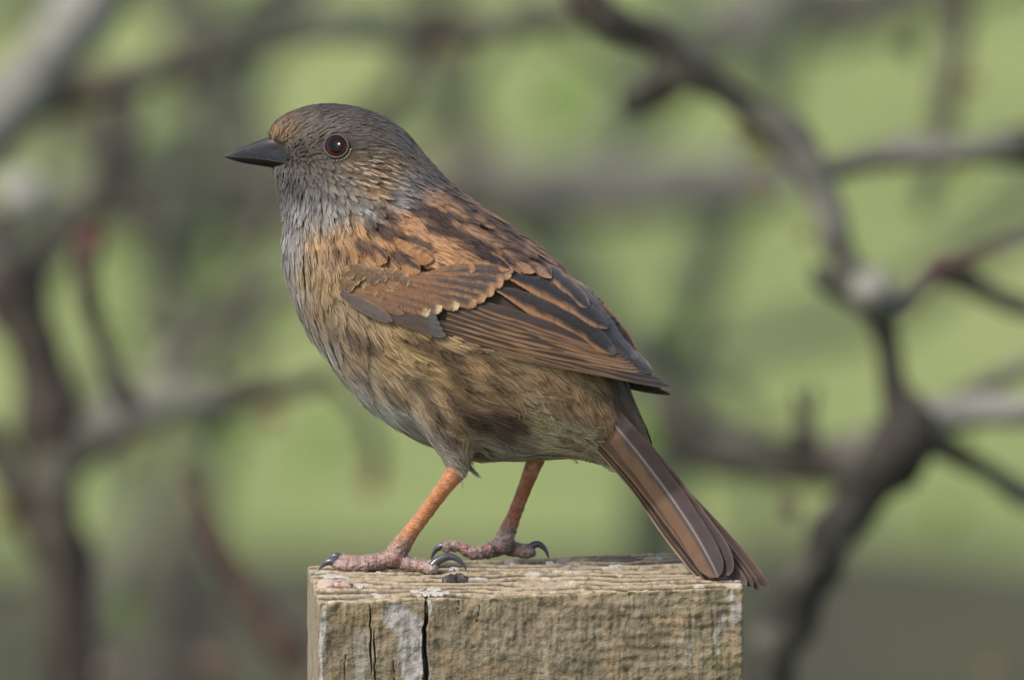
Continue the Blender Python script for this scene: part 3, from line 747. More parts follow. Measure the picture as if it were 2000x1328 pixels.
STROKES = [  # points, half width, strength, tone
 (((812,408),(845,420),(870,430)),13,.95,DARK),(((842,444),(875,452),(902,466)),11,.95,DARK),(((900,466),(940,486),(984,514)),14,1,DARK),(((726,440),(752,455),(780,466)),13,.9,DARK),
 (((706,480),(728,492),(750,502)),12,.9,DARK),(((772,500),(795,510),(816,520)),13,.95,DARK),(((806,468),(838,484)),8,.85,DARK),(((746,414),(772,430)),10,.8,DARK),(((658,494),(674,506)),9,.7,DARK),
 (((874,372),(900,396),(925,414)),8,.9,DARK),(((922,432),(960,456),(1000,486),(1030,510)),7,.9,DARK),(((958,430),(990,452),(1022,478)),7,.85,DARK),(((880,420),(905,436)),6,.6,DARK),(((1000,505),(1040,530)),7,.8,DARK),
 (((1040,500),(1068,524)),7,.9,DARK),(((930,408),(965,436)),5,.6,DARK),(((960,490),(990,505)),6,.6,DARK),
 (((684,660),(705,670),(734,686)),13,.8,DARKF),(((806,668),(845,684),(893,708)),15,.85,DARKF),(((886,732),(918,766)),13,.9,DARKF),(((842,794),(862,822)),12,.85,DARKF),(((888,790),(915,812),(946,832)),15,.95,DARKF),
 (((976,814),(1022,840)),13,.9,DARKF),(((958,742),(982,766)),11,.8,DARKF),(((756,770),(780,792)),10,.7,DARKF),(((816,752),(838,768)),10,.7,DARKF),(((944,830),(998,858)),12,.8,DARKF),(((640,630),(655,660)),9,.55,DARKF),
 (((1098,858),(1130,874)),9,.8,(112,92,76)),(((700,735),(720,760)),9,.5,DARKF),(((930,690),(975,712)),10,.6,DARKF),(((600,690),(620,700)),6,.3,DARKF),(((860,850),(890,870)),9,.6,DARKF),
 (((566,356),(572,372),(586,390)),8,.7,(66,64,66)),(((640,384),(668,402)),7,.6,(70,67,66)),(((612,390),(616,416)),5,.55,(72,70,72)),(((742,402),(790,380),(820,366)),6,.6,(70,66,64)),(((690,402),(740,404)),5,.6,(74,70,68)),  # throat's dark patches, and strokes that paint the shadow under the cheek edge
 (((676,286),(720,284),(770,300)),8,.6,(66,57,50)),(((600,312),(570,316),(630,316)),6,.5,(64,57,50)),(((650,352),(690,362)),7,.35,(70,60,50)),(((705,340),(760,352)),5,.5,(78,62,50)),
 (((1190,748),(1208,790),(1240,846)),10,.7,(84,66,54))]

def shepard(pts, vals, p=3.4):
    num = 0; den = 0
    for q, v in zip(pts, vals):
        w = ((GXX - q[0]) ** 2 + (GYY - q[1]) ** 2 + 60.0) ** (-p / 2)
        num = num + w[..., None] * np.asarray(v, float); den = den + w
    return num / den[..., None]

PL = shepard(PLUM, [lin(q[2:]) for q in PLUM]); PL = PL * 0.92 + PL.mean(-1, keepdims=True) * 0.08
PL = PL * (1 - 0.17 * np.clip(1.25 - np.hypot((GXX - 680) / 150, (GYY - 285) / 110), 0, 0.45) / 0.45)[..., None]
for pts, wd, st, tone in STROKES:
    m = stroke_mask(GXX, GYY, pts, wd * 1.14, 0.32, wob=7.0, seed=pts[0][0]) * st
    PL = PL * (1 - m[..., None]) + lin(tone) * m[..., None]

LIE = [  # x, y, dx, dy, length, half width, spacing, tip lift, looseness
 (532,258,.5,-.85,15,5,6.5,3,.3),(580,226,.85,-.5,26,5.5,8,2,.3),(650,210,1,.02,34,6.5,9,2,.25),(730,235,.9,.42,38,7,10,2,.25),(800,275,.7,.7,44,8.5,11,2.5,.3),(850,335,.66,.75,42,11,13,5,.3),
 (580,288,1,0,13,4.5,6,3,.5),(620,262,.95,-.3,15,5,6.5,3,.5),(650,252,1,-.1,18,5,7,3,.4),(700,290,1,.05,30,6.5,8.5,4,.5),(680,325,.88,.48,34,7,9,5,.6),(740,345,.93,.35,42,8.5,11,5,.6),(780,330,.9,.42,40,9,12,5,.5),
 (640,325,.7,.7,22,5.5,7.5,4,.6),(600,330,.7,.7,22,5.5,8,4,.6),(545,340,.3,.95,24,6,8,6,.8),(580,375,.25,.97,38,9,11,8,.8),(650,388,.45,.9,38,9,11,8,.8),(720,392,.75,.65,38,9,11,7,.7),(790,382,.82,.57,42,10,13,5,.5),
 (570,440,.02,1,46,13,14,5,.6),(650,430,.3,.95,48,13,14,6,.6),(558,520,.05,1,56,16,17,5,.7),(620,510,.2,.98,62,17,17,8,.8),(590,600,.3,.95,66,19,19,7,.8),(650,580,.5,.87,84,22,20,7,.8),(640,680,.55,.85,84,24,22,8,.9),
 (720,670,.72,.7,104,28,23,7,1),(720,770,.76,.65,92,26,24,6,.9),(800,700,.82,.57,112,28,24,7,1),(800,800,.78,.62,98,27,24,6,1),(900,720,.85,.53,112,28,24,7,1),(900,800,.74,.67,112,28,24,7,1),(960,760,.75,.66,112,28,24,7,1),
 (1000,840,.85,.5,104,27,24,6,1),(870,860,.5,.86,82,22,20,7,.9),(897,900,-.1,1,28,7,8,2,.3),(960,888,1,.1,84,24,24,5,.8),(1030,880,1,0,84,24,24,5,.8),(1080,850,.82,.57,76,22,21,6,.8),(1140,885,.85,.5,72,20,20,5,.7),
 (1060,740,.68,.73,84,24,22,6,.9),(1120,770,.68,.73,78,23,20,6,.7),(1180,800,.62,.78,72,22,19,6,.6),(1222,850,.58,.81,84,20,16,5,.4),(1200,740,.5,.86,56,18,18,5,.6),(1250,880,.58,.81,74,16,14,4,.4),(1190,905,.62,.78,76,15,14,4,.5),
 (760,440,.72,.7,60,18,15,8,.35),(700,470,.5,.86,54,16,16,10,.6),(660,500,.35,.93,58,17,17,12,.7),(830,410,.77,.64,60,18,15,7,.3),(880,390,.74,.67,58,17,16,7,.4),(860,460,.86,.5,78,20,17,15,.3),(940,430,.82,.57,72,19,18,9,.35),
 (940,480,.87,.5,84,21,19,17,.3),(1000,470,.82,.57,74,19,18,12,.35),(800,500,.9,.42,72,20,17,18,.3),(730,510,.8,.6,66,18,15,18,.4),(1040,500,.78,.62,70,18,17,16,.35),(1000,500,.86,.5,84,20,18,18,.3)]
LZ = shepard(LIE, [q[2:] for q in LIE], 3.0)

WING_HOLE = np.array([(688, 546), (770, 506), (860, 492), (950, 484), (1010, 486), (1052, 500), (1100, 540), (1190, 640), (1262, 720), (1230, 726), (1100, 690), (980, 664), (880, 640), (770, 604), (674, 580)], float)
EYE = np.array([657.0, 286.0])

def skin_lat(x, y, sgn):
    l = np.linspace(0, 250, 126); q = np.stack([np.full(126, x), sgn * l, np.full(126, y)], 1)
    d, _ = sample3(q); k = np.nonzero(d < 0)[0]
    return float(l[k[0]]) if len(k) else 250.0

def scatter():
    """feather roots, evenly spread by the local spacing"""
    p = bv[rng.permutation(len(bv))]
    p = p + rng.normal(size=p.shape) * [1.5, 1.0, 1.5]
    x, lat, z = p[:, 0], p[:, 1], p[:, 2]
    lz = sample2(LZ, x, z); sp = lz[:, 4].copy()
    sp[lat > 40] *= 1.7
    ok = ~inside(WING_HOLE, x, z) | (np.abs(lat) < 14)
    ok &= ~inside(np.array([(1110, 815), (1162, 784), (1222, 786), (1262, 814), (1310, 930), (1200, 935)], float), x, z)
    ok &= ~((x > 900) & (x < 940) & (z > 890) & (lat < -20))
    ok &= np.hypot(x - EYE[0], (z - EYE[1])) > 27.5
    ok &= ~((x < 556) & (z > 274) & (z < 322) & (np.abs(lat) < 30))
    
    x, lat, z, sp, p = x[ok], lat[ok], z[ok], sp[ok], p[ok]
    cell = 6.0; grid = {}; keep = []
    P = p.tolist(); SPL = sp.tolist()
    for i, (a, b, c) in enumerate(P):
        s = SPL[i]; k = (int(a // 24), int(b // 24), int(c // 24)); good = True
        for dx in (-1, 0, 1):
            for dy in (-1, 0, 1):
                for dz in (-1, 0, 1):
                    for j in grid.get((k[0] + dx, k[1] + dy, k[2] + dz), ()):
                        q = P[j]
                        if (q[0] - a) ** 2 + (q[1] - b) ** 2 + (q[2] - c) ** 2 < s * s * 0.56:
                            good = False; break
                    if not good: break
                if not good: break
            if not good: break
        if good: grid.setdefault(k, []).append(i); keep.append(i)
    return p[keep]

def contour_feathers(name, p, NB, NS):
    N = len(p)
    lz = sample2(LZ, p[:, 0], p[:, 2])
    dist, nrm = sample3(p); p = p - nrm * (-dist[:, None]) * 1.0 if False else p + nrm * dist[:, None]
    d = np.stack([lz[:, 0], 0.0 * lz[:, 0], lz[:, 1]], 1)
    ang = rng.normal(size=N) * 0.11; ca, sa = np.cos(ang), np.sin(ang)
    d = np.stack([d[:, 0] * ca - d[:, 2] * sa, d[:, 1], d[:, 0] * sa + d[:, 2] * ca], 1)
    d = d - nrm * (d * nrm).sum(1, keepdims=True); d /= np.linalg.norm(d, axis=1)[:, None] + 1e-6
    b = np.cross(nrm, d)
    L = lz[:, 2] * (0.85 + 0.3 * rng.random(N)); Wd = lz[:, 3] * (0.85 + 0.3 * rng.random(N)); lift = lz[:, 5]; loose = lz[:, 6]
    s = np.linspace(0.12, 1.0, NB)
    t = np.linspace(0, 1, NS)
    side = np.array([-1.0, 1.0])
    # shape: N, side, NB, NS
    s_ = s[None, None, :, None] + rng.normal(size=(N, 2, NB, 1)) * 0.018
    prof = (0.45 + 0.55 * smooth(0, 0.4, s_)) * (1 - 0.28 * np.clip(s_, 0, 1.1) ** 4)
    l4 = loose[:, None, None, None]; th0 = (0.56 + 0.20 * rng.random((N, 1, 1, 1))) * (1 - 0.28 * l4)
    blen = Wd[:, None, None, None] * prof * (1.25 + 0.35 * l4) * (0.9 + 0.22 * rng.random((N, 2, NB, 1)) * (0.4 + l4))
    tt = t[None, None, None, :]
    jit = rng.normal(size=(N, 2, NB, 1)) * (0.03 + 0.045 * l4)
    th = th0 * (1.35 - 1.12 * s_) + jit
    bend = 0.55 + 0.3 * rng.random((N, 1, 1, 1))
    aa = s_ * L[:, None, None, None] * 0.76 + blen * (np.cos(th) * tt + 0.30 * tt ** 2)
    bb = side[None, :, None, None] * blen * (np.sin(th) * tt - bend * 0.35 * np.sin(th) * tt ** 2) + side[None, :, None, None] * 0.3
    # the whole feather curves a little
    curv = (rng.normal(size=N) * 0.0018)[:, None, None, None]
    bb = bb + curv * aa ** 2
    pos = p[:, None, None, None, :] + aa[..., None] * d[:, None, None, None, :] + bb[..., None] * b[:, None, None, None, :]
    flat = pos.reshape(-1, 3)
    n0 = np.repeat(nrm, 2 * NB * NS, 0)
    def lay(flat):
        ds, nn = sample3(flat); k = smooth(-0.05, 0.45, (nn * n0).sum(1))
        nb = nn * k[:, None] + n0 * (1 - k)[:, None]; nb /= np.linalg.norm(nb, axis=1)[:, None] + 1e-6
        return flat + nb * (np.clip(ds, -60, 60) * k)[:, None], nb
    for _ in range(2): flat, nn = lay(flat)
    al = np.clip(aa / (L[:, None, None, None] * 1.1), 0, 1.2)
    lf = -1.0 + lift[:, None, None, None] * al ** 1.2 + 1.6 * (1 - np.abs(bb) / (Wd[:, None, None, None] + 1)) + rng.normal(size=(N, 2, NB, 1)) * (0.3 + 0.45 * l4) * tt
    lf = lf + rng.random((N, 1, 1, 1)) * (1.8 - 0.9 * smooth(60, 25, L)[:, None, None, None])
    flat = flat + nn * lf.reshape(-1, 1)
    pos = flat.reshape(N, 2, NB, NS, 3); nn = nn.reshape(N, 2, NB, NS, 3)
    # ribbon half width: fine barbs, a little broader on the small head feathers' base
    tang = np.gradient(pos, axis=3); tang /= np.linalg.norm(tang, axis=-1, keepdims=True) + 1e-6
    tw = rng.normal(size=(N, 2, NB, 1, 1)) * 0.2
    wv = np.cross(tang, nn); wv = wv + nn * tw; wv /= np.linalg.norm(wv, axis=-1, keepdims=True) + 1e-6
    gap = (L * 0.80 / NB)[:, None, None, None]
    hw = np.clip(gap * 0.40, 0.5, 1.2) * (1.0 - 0.62 * tt ** 1.6) * (0.8 + 0.4 * rng.random((N, 2, NB, 1)))
    A = pos - wv * hw[..., None]; B = pos + wv * hw[..., None]
    verts = np.stack([A, B], 4).reshape(-1, 3)
    # colours: partly the feather's own (so marks break into feathers), partly by place
    cx = p[:, 0] + d[:, 0] * L * 0.62; cz = p[:, 2] + d[:, 2] * L * 0.62
    cf = sample2(PL, cx, cz)[:, None, None, None, :]
    cp = sample2(PL, pos[..., 0], pos[..., 2])
    head = smooth(470, 380, p[:, 2] + 0.25 * (p[:, 0] - 650))[:, None, None, None, None]
    mixf = 0.28
    col = cf * mixf + cp * (1 - mixf)
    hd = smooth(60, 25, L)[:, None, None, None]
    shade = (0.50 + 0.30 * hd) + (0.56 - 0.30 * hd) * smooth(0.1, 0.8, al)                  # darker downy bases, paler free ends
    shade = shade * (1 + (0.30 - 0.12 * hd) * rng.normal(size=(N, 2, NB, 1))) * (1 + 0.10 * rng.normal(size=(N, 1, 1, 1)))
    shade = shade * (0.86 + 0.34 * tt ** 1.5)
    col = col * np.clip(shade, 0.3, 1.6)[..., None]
    # pale shafts on cheek and breast-side feathers
    ck = (np.exp(-(((p[:, 0] - 715) / 62) ** 2 + ((p[:, 2] - 338) / 42) ** 2)))[:, None, None, None] * (rng.random((N, 1, 1, 1)) < 0.55)
    shaft = ck * (np.abs(bb) < 1.5) * smooth(0.15, 0.5, al) * 0.75
    tipk = ck * smooth(0.8, 1.05, al) * 0.3
    q = np.clip(shaft + tipk, 0, 0.8)[..., None]
    col = col * (1 - q) + lin((186, 164, 134)) * q
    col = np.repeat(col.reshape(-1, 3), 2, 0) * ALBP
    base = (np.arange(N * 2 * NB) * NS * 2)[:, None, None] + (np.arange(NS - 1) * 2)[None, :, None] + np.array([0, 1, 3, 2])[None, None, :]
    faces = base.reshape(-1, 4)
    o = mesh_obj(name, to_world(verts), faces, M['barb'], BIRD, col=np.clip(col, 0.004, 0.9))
    o['kind'] = 'stuff'
    return o

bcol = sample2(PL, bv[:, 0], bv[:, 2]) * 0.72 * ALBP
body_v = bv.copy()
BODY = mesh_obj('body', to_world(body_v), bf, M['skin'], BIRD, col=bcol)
roots = scatter(); isz = sample2(LZ, roots[:, 0], roots[:, 2])[:, 2] < 47
contour_feathers('head_plumage', roots[isz], 15, 4)['label'] = 'short grey brown feathers of the head and throat'
contour_feathers('body_plumage', roots[~isz], 29, 5)['label'] = 'long streaked body feathers, grey on the breast and buff brown on the flank'
print('FEATHERS', isz.sum(), (~isz).sum())

# ---- flight feathers
LAYER = 0.8
def vane(name, parent, pts, wl, wr, off, pal, sgn=-1, depth=None, n=46, m=13, tipr=0.22, basew=0.35, cup=2.0, cat_lift=0.0, rag=0.03, shift=(0, 0), tip_sharp=0.55, barbs=1.0, streak=0.07):
    """one feather: a cupped vane and, over it, its barbs. pts = shaft through photo points, wl/wr = half widths (image-upper / image-lower side)"""
    c = catmull(np.asarray(pts, float), 120); s0 = np.linspace(0, 1, 120)
    ln = np.linalg.norm(np.diff(c, axis=0), axis=1).sum()
    t = np.gradient(c, axis=0); t /= np.linalg.norm(t, axis=1)[:, None]
    nr = np.stack([-t[:, 1], t[:, 0]], 1)                 # to the lower side for a shaft running right
    seed = rng.random() * 100
    off = off * (LAYER if depth is None else 1.0)
    def at(S, V, up=0.0):
        Sc = np.clip(S, 0, 1)
        ip = lambda a: np.interp(Sc, s0, a)
        prof = (basew + (1 - basew) * smooth(0, 0.3, Sc)) * np.where(Sc > 1 - tipr, np.clip(1 - ((Sc - 1 + tipr) / tipr) ** 2, 0, 1) ** tip_sharp, 1)
        wid = np.where(V < 0, wl, wr) * prof * np.abs(V) * (1 + rag * noise(Sc * 25 + seed, np.sign(V) * 3.0) * np.abs(V) ** 3)
        sw = 0.45 * wid * smooth(1.02, 0.8, Sc)
        x = ip(c[:, 0]) + ip(nr[:, 0]) * np.sign(V) * wid + ip(t[:, 0]) * sw + shift[0]
        y = ip(c[:, 1]) + ip(nr[:, 1]) * np.sign(V) * wid + ip(t[:, 1]) * sw + shift[1]
        o_ = off + up + cat_lift * Sc ** 1.5 - cup * (wid / 14.0) ** 2 * np.where(V > 0, 1.0, 0.5) + 0.5 * noise(Sc * 9 + seed, V * 2)
        if depth is None: dz = ymid(x, y) + sgn * (half_wing(x, y) + o_)
        else: dz = depth(x, y) + sgn * o_
        return np.stack([x, y, dz], -1)
    def tint(S, V):
        col = np.broadcast_to(lin(pal['c']), S.shape + (3,)).copy()
        def mixin(col, msk, tone): return col * (1 - msk[..., None]) + lin(tone) * msk[..., None]
        jn = 0.16 * noise(S * 14 + seed, V * 3 + seed)
        if 'lo' in pal: f = pal.get('flo', 0.4); col = mixin(col, smooth(1 - f - 0.2, 1 - f + 0.2, V + jn) * pal.get('klo', 1.0), pal['lo'])
        if 'hi' in pal: f = pal.get('fhi', 0.2); col = mixin(col, smooth(1 - f - 0.18, 1 - f + 0.18, -V + jn) * pal.get('khi', 1.0), pal['hi'])
        if 'tip' in pal: f = pal.get('ftip', 0.1); col = mixin(col, smooth(1 - f - 0.05, 1 - f + 0.04, S + 0.1 * jn) * pal.get('ktip', 1.0), pal['tip'])
        if 'base' in pal: f = pal.get('fbase', 0.5); col = mixin(col, smooth(f + 0.2, f - 0.2, S + jn), pal['base'])
        if 'rim' in pal: col = mixin(col, smooth(0.80, 0.97, np.maximum(np.abs(V), smooth(0.93, 1.0, S))) * pal.get('krim', 0.7), pal['rim'])
        if 'rachis' in pal: col = mixin(col, smooth(0.075, 0.02, np.abs(V)) * pal.get('krach', 0.7), pal['rachis'])
        return col * (1 + 0.10 * noise(S * 22 + seed, V * 1.5)[..., None])
    vc = np.sort(np.r_[np.linspace(-1, 1, m), -0.055, 0.055]); m = len(vc)
    S, V = np.meshgrid(np.linspace(0, 1, n), vc, indexing='ij')
    P = [at(S, V * 0.97).reshape(-1, 3)]; C = [(tint(S, V) * 0.9).reshape(-1, 3)]; F = [grid_faces(n, m)]
    U = [np.stack([S * ln, V * max(wl, wr)], -1).reshape(-1, 2)]
    nb = int(ln / 2.6 * barbs)
    if nb > 3:
        k = 4; vv = np.linspace(0.06, 1.0, k)
        s_ = np.linspace(0.02, 0.985, nb)[None, :, None] + rng.normal(size=(2, nb, 1)) * 0.25 / nb
        # barbs zip together in bunches that part at the edge
        bunch = noise(s_ * ln / 11.0 + seed, np.array([1.0, 9.0])[:, None, None] + 0 * s_)
        sd = np.array([-1.0, 1.0])[:, None, None]
        VV = sd * vv * (1.0 + (0.02 + rag) * rng.random((2, nb, 1)) - rag * 1.4 * np.clip(bunch - 0.45, 0, 1))
        SS = s_ + bunch * 1.6 / ln * vv ** 2
        hw = 0.62 * (ln / nb) / ln * (1 - 0.35 * vv ** 3)
        up = 0.55 + 0.35 * rng.random((2, nb, 1)) + 0 * VV
        A, B = at(SS - hw, VV, up), at(SS + hw, VV, up)
        bt = np.clip(1 + streak * rng.normal(size=(2, nb, 1, 1)), 0.6, 1.5)
        cc = np.repeat((tint(SS, np.clip(VV, -1, 1)) * bt)[..., None, :], 2, -2)
        o0 = n * m
        P.append(np.stack([A, B], 3).reshape(-1, 3)); C.append(cc.reshape(-1, 3)); U.append(np.zeros((2 * nb * k * 2, 2)))
        F.append(((np.arange(2 * nb) * k * 2)[:, None, None] + (np.arange(k - 1) * 2)[None, :, None] + np.array([0, 1, 3, 2])).reshape(-1, 4) + o0)
    return mesh_obj(name, W(np.vstack(P)), np.vstack(F), M['vane'], parent, col=np.clip(np.vstack(C), 0.005, 0.9) * ALBW, uv=np.vstack(U))

RUF, RUF2, DKB, DKG, SEC = (176, 128, 90), (160, 114, 82), (66, 54, 50), (60, 52, 49), (150, 112, 82)
def wing(sgn):
    """folded wing; sgn -1 the near one, +1 the far one"""
    near = sgn < 0
    sh = (0, 0) if near else (-2, 14)
    # underlying hand of the wing, so nothing shows between the feathers
    hull = catmull(np.array([(700, 578), (800, 590), (940, 610), (1080, 645), (1200, 690), (1262, 722)], float), 40)
    hw_ = np.interp(np.linspace(0, 1, 40), [0, 0.15, 0.5, 0.8, 1], [16, 42, 62, 34, 6])
    t = np.gradient(hull, axis=0); t /= np.linalg.norm(t, axis=1)[:, None]; nr = np.stack([-t[:, 1], t[:, 0]], 1)
    V = np.linspace(-1, 0.6, 13)
    pt = hull[:, None] + nr[:, None] * (hw_[:, None] * V)[..., None] + np.array(sh)
    lat = sgn * (half_wing(pt[..., 0], pt[..., 1]) + 0.5)
    q = np.stack([pt[..., 0], pt[..., 1], ymid(pt[..., 0], pt[..., 1]) + lat], -1)
    wg = mesh_obj('wing', W(q).reshape(-1, 3), grid_faces(40, 13), M['vane'], BIRD, col=np.tile(lin((80, 62, 52)) * ALB, (520, 1)), uv=np.zeros((520, 2)))
    if near: wg['label'] = 'folded wing with rufous edged dark feathers'
    K = dict(sgn=sgn, shift=sh)
    # primaries, outermost lowest
    tips = [(1231, 737), (1262, 744), (1286, 750), (1308, 756), (1314, 757), (1296, 744), (1274, 731)]
    for i, tp in enumerate(tips):
        b = np.array([864 - i * 1.0, 662 - i * 5.6]); tp = np.array(tp, float); d = tp - b
        md = b + d * 0.5 + np.array([0, [-14, -11, -8, -6, -6, -7, -8][i] * -0.0 - (0 if i else 2)]) + np.array([0, 4.0 - i * 0.6])
        pal = dict(c=(64, 56, 54), lo=SEC if i > 0 else (168, 150, 132), flo=0.42 if i > 0 else 0.25, rim=(150, 132, 116), krim=0.5, tip=(58, 52, 50), ftip=0.2, ktip=0.6)
        vane('primary_feather', wg, [b, md, tp], 9, 8.5, 2.0 + i * 0.9, pal, barbs=0, rag=0.012, tipr=0.2, cup=1.5, **K)
    # secondaries, innermost on top
    for i in range(7):
        f = i / 6
        b = np.array([868 + 10 * f, 640 - 62 * f]); tp = np.array([1262 - 52 * f, 722 - 34 * f])
        md = (b + tp) / 2 + np.array([0, 6 - 8 * f])
        pal = dict(c=(74, 60, 54), lo=(172, 130, 94) if i < 4 else (150, 112, 84), flo=0.5, rim=(140, 118, 100), krim=0.35)
        vane('secondary_feather', wg, [b, md, tp], 13, 10.5, 8.2 + i * 0.9, pal, barbs=0, rag=0.03, tipr=0.12, cup=1.6, **K)
    # tertials
    T = [([(965, 560), (1060, 604), (1130, 640), (1203, 692)], 21, 19, dict(c=DKG, lo=RUF, flo=0.52, hi=(92, 84, 80), fhi=0.1, tip=(112, 100, 92), ftip=0.05), 15.4),
         ([(985, 535), (1060, 562), (1120, 594), (1190, 640)], 19, 19, dict(c=(54, 49, 51), lo=RUF, flo=0.46, hi=(110, 90, 78), fhi=0.12), 17.4),
         ([(1052, 512), (1084, 535), (1118, 566), (1150, 600)], 14, 16, dict(c=(58, 52, 54), lo=(166, 124, 94), flo=0.42, hi=(150, 116, 92), fhi=0.3), 19.2),
         ([(1090, 530), (1146, 578), (1196, 634), (1246, 700)], 15, 26, dict(c=(60, 53, 51), hi=(182, 134, 100), fhi=0.22, rim=(120, 108, 100), krim=0.3, tip=(90, 82, 80), ftip=0.06), 12.5),
         ([(1120, 590), (1180, 640), (1232, 690), (1275, 728)], 12, 18, dict(c=(58, 51, 49), hi=(150, 118, 98), fhi=0.14, rim=(130, 116, 104), krim=0.6), 11.5)]
    for pts, a, b_, pal, off in T:
        vane('tertial_feather', wg, pts, a, b_, off, pal, tipr=0.3, cup=2.2, rag=0.05, **K)
    # primary coverts and alula
    for i in range(4):
        vane('primary_covert', wg, [(745 + i * 9, 612 - i * 6), (805 + i * 6, 634 - i * 7), (872 - i * 6, 656 - i * 11)], 9, 9, 14.5 + i * 0.8,
             dict(c=(98, 82, 76), lo=(112, 92, 80), flo=0.3, tip=(104, 98, 100), ftip=0.25, rim=(84, 74, 72), krim=0.5), tipr=0.2, barbs=0, **K)
    vane('alula_feather', wg, [(664, 572), (715, 598), (768, 628)], 12, 15, 21.5, dict(c=(116, 103, 98), rim=(160, 148, 140), krim=0.6, hi=(150, 128, 104), fhi=0.12, base=(104, 92, 84), fbase=0.2), tipr=0.42, tip_sharp=0.8, barbs=0, rag=0.01, **K)
    vane('alula_feather', wg, [(662, 560), (712, 580), (790, 614)], 10, 12, 17.5, dict(c=(140, 108, 84), rim=(120, 98, 82), krim=0.5), tipr=0.3, barbs=0, **K)
    # greater coverts
    G = [(840, 611), (864, 604), (899, 597), (932, 593), (950, 582), (966, 570), (984, 552), (1000, 534)]
    for i, tp in enumerate(G):
        f = i / 7
        b = np.array([690 + 150 * f, 566 - 34 * f]); tp = np.array(tp, float)
        md = (b + tp) / 2 + np.array([0, -2 - 2 * f])
        pal = dict(c=(128, 98, 80), hi=(100, 84, 78), fhi=0.35, khi=0.8, lo=(164, 120, 90), flo=0.62, rim=(140, 108, 86), krim=0.3, base=(150, 112, 84), fbase=0.35)
        if i > 2: pal.update(c=(92, 78, 72), flo=0.6, lo=(168, 122, 90), base=(150, 110, 82))
        if i < 3: pal.update(tip=(226, 202, 160), ftip=0.075)
        else: pal.update(tip=(190, 146, 104), ftip=0.07)
        vane('greater_covert', wg, [b, md, tp], 13, 14.5, 17.0 + i * 0.8, pal, tipr=0.12, rag=0.05, tip_sharp=0.4, **K)
    # median coverts: small scalloped feathers
    C = [((668, 530), (700, 556)), ((682, 512), (712, 546)), ((700, 520), (738, 553)), ((722, 528), (756, 548)), ((748, 528), (800, 556)), ((660, 545), (690, 566))]
    for i, (a, b_) in enumerate(C):
        vane('median_covert', wg, [a, ((a[0] + b_[0]) / 2, (a[1] + b_[1]) / 2 - 1), b_], 13, 13, 19.5 + i * 0.5,
             dict(c=(122, 100, 82), rim=(190, 152, 112), krim=0.75, tip=(184, 146, 106), ftip=0.1, base=(134, 106, 80), fbase=0.45), n=24, tipr=0.45, rag=0.16, tip_sharp=0.5, cup=5.0, barbs=1.8, streak=0.22, **K)
    # scapulars: long soft feathers falling from the mantle over the wing
    D_, Rf = (60, 47, 43), (172, 126, 84)
    SCP = [([(690, 470), (722, 488), (756, 512)], 12, 15, dict(c=Rf, hi=D_, fhi=0.7, base=Rf, fbase=0.35, rim=Rf, krim=0.8)),
           ([(640, 500), (668, 520), (690, 545)], 13, 13, dict(c=(150, 116, 80), hi=D_, fhi=0.4, base=Rf, fbase=0.4, rim=(176, 138, 96), krim=0.8)),
           ([(720, 488), (770, 512), (822, 530)], 14, 16, dict(c=Rf, hi=D_, fhi=0.85, base=Rf, fbase=0.5, rim=Rf, krim=0.9)),
           ([(760, 470), (800, 490), (846, 508)], 13, 15, dict(c=(162, 116, 78), hi=D_, fhi=0.5, khi=0.8, base=Rf, fbase=0.4, rim=Rf, krim=0.8)),
           ([(790, 488), (850, 508), (930, 528)], 15, 16, dict(c=(166, 120, 80), rim=(178, 134, 92), krim=0.6, lo=(150, 112, 84), flo=0.3)),
           ([(880, 500), (940, 516), (1004, 530)], 12, 11, dict(c=(152, 118, 92), rim=(172, 132, 96), krim=0.6)),
           ([(850, 468), (920, 496), (996, 526)], 15, 15, dict(c=Rf, hi=(54, 43, 42), fhi=1.15, base=Rf, fbase=0.3, rim=(180, 134, 92), krim=0.95)),
           ([(930, 470), (986, 498), (1046, 532)], 13, 12, dict(c=(164, 124, 90), hi=D_, fhi=0.6, base=(160, 120, 86), fbase=0.3, rim=(172, 130, 94), krim=0.7)),
           ([(985, 476), (1030, 502), (1078, 542)], 12, 12, dict(c=(160, 120, 90), hi=D_, fhi=0.75, base=(150, 112, 84), fbase=0.3, rim=(170, 130, 98), krim=0.7))]
    for i, (pts, a, b_, pal) in enumerate(SCP):
        vane('scapular_feather', wg, pts, a * 1.3, b_ * 1.25, 1.0 + i * 0.8, pal, n=30, tipr=0.42, rag=0.05, tip_sharp=0.6, cup=1.6, barbs=1.7, streak=0.16, basew=0.8, cat_lift=17.0, **K)
    return wg
wing(-1); wing(1)

# ---- tail
TIPD = depth_of(on_top(1386, 1139))
def tail_depth(q):
    def f(x, y):
        t = np.clip(((x - 1215) * 0.56 + (y - 850) * 0.83) / 330.0, -0.2, 1.15)
        return ymid(x, y) + (TIPD - ymid(1386, 1139) + 14) * np.clip(t, 0, 2) ** 1.4 + q
    return f
tl = mesh_obj('tail', to_world(np.array([(1150, -20, 850), (1150, 20, 850), (1250, 20, 905), (1250, -20, 905), (1215, -14, 835), (1215, 14, 835)], float)),
              [(0, 1, 2, 3), (0, 1, 5, 4), (4, 5, 2, 3), (0, 4, 3), (1, 5, 2)], M['skin'], BIRD, col=np.tile(lin((110, 84, 66)) * ALB, (6, 1)))
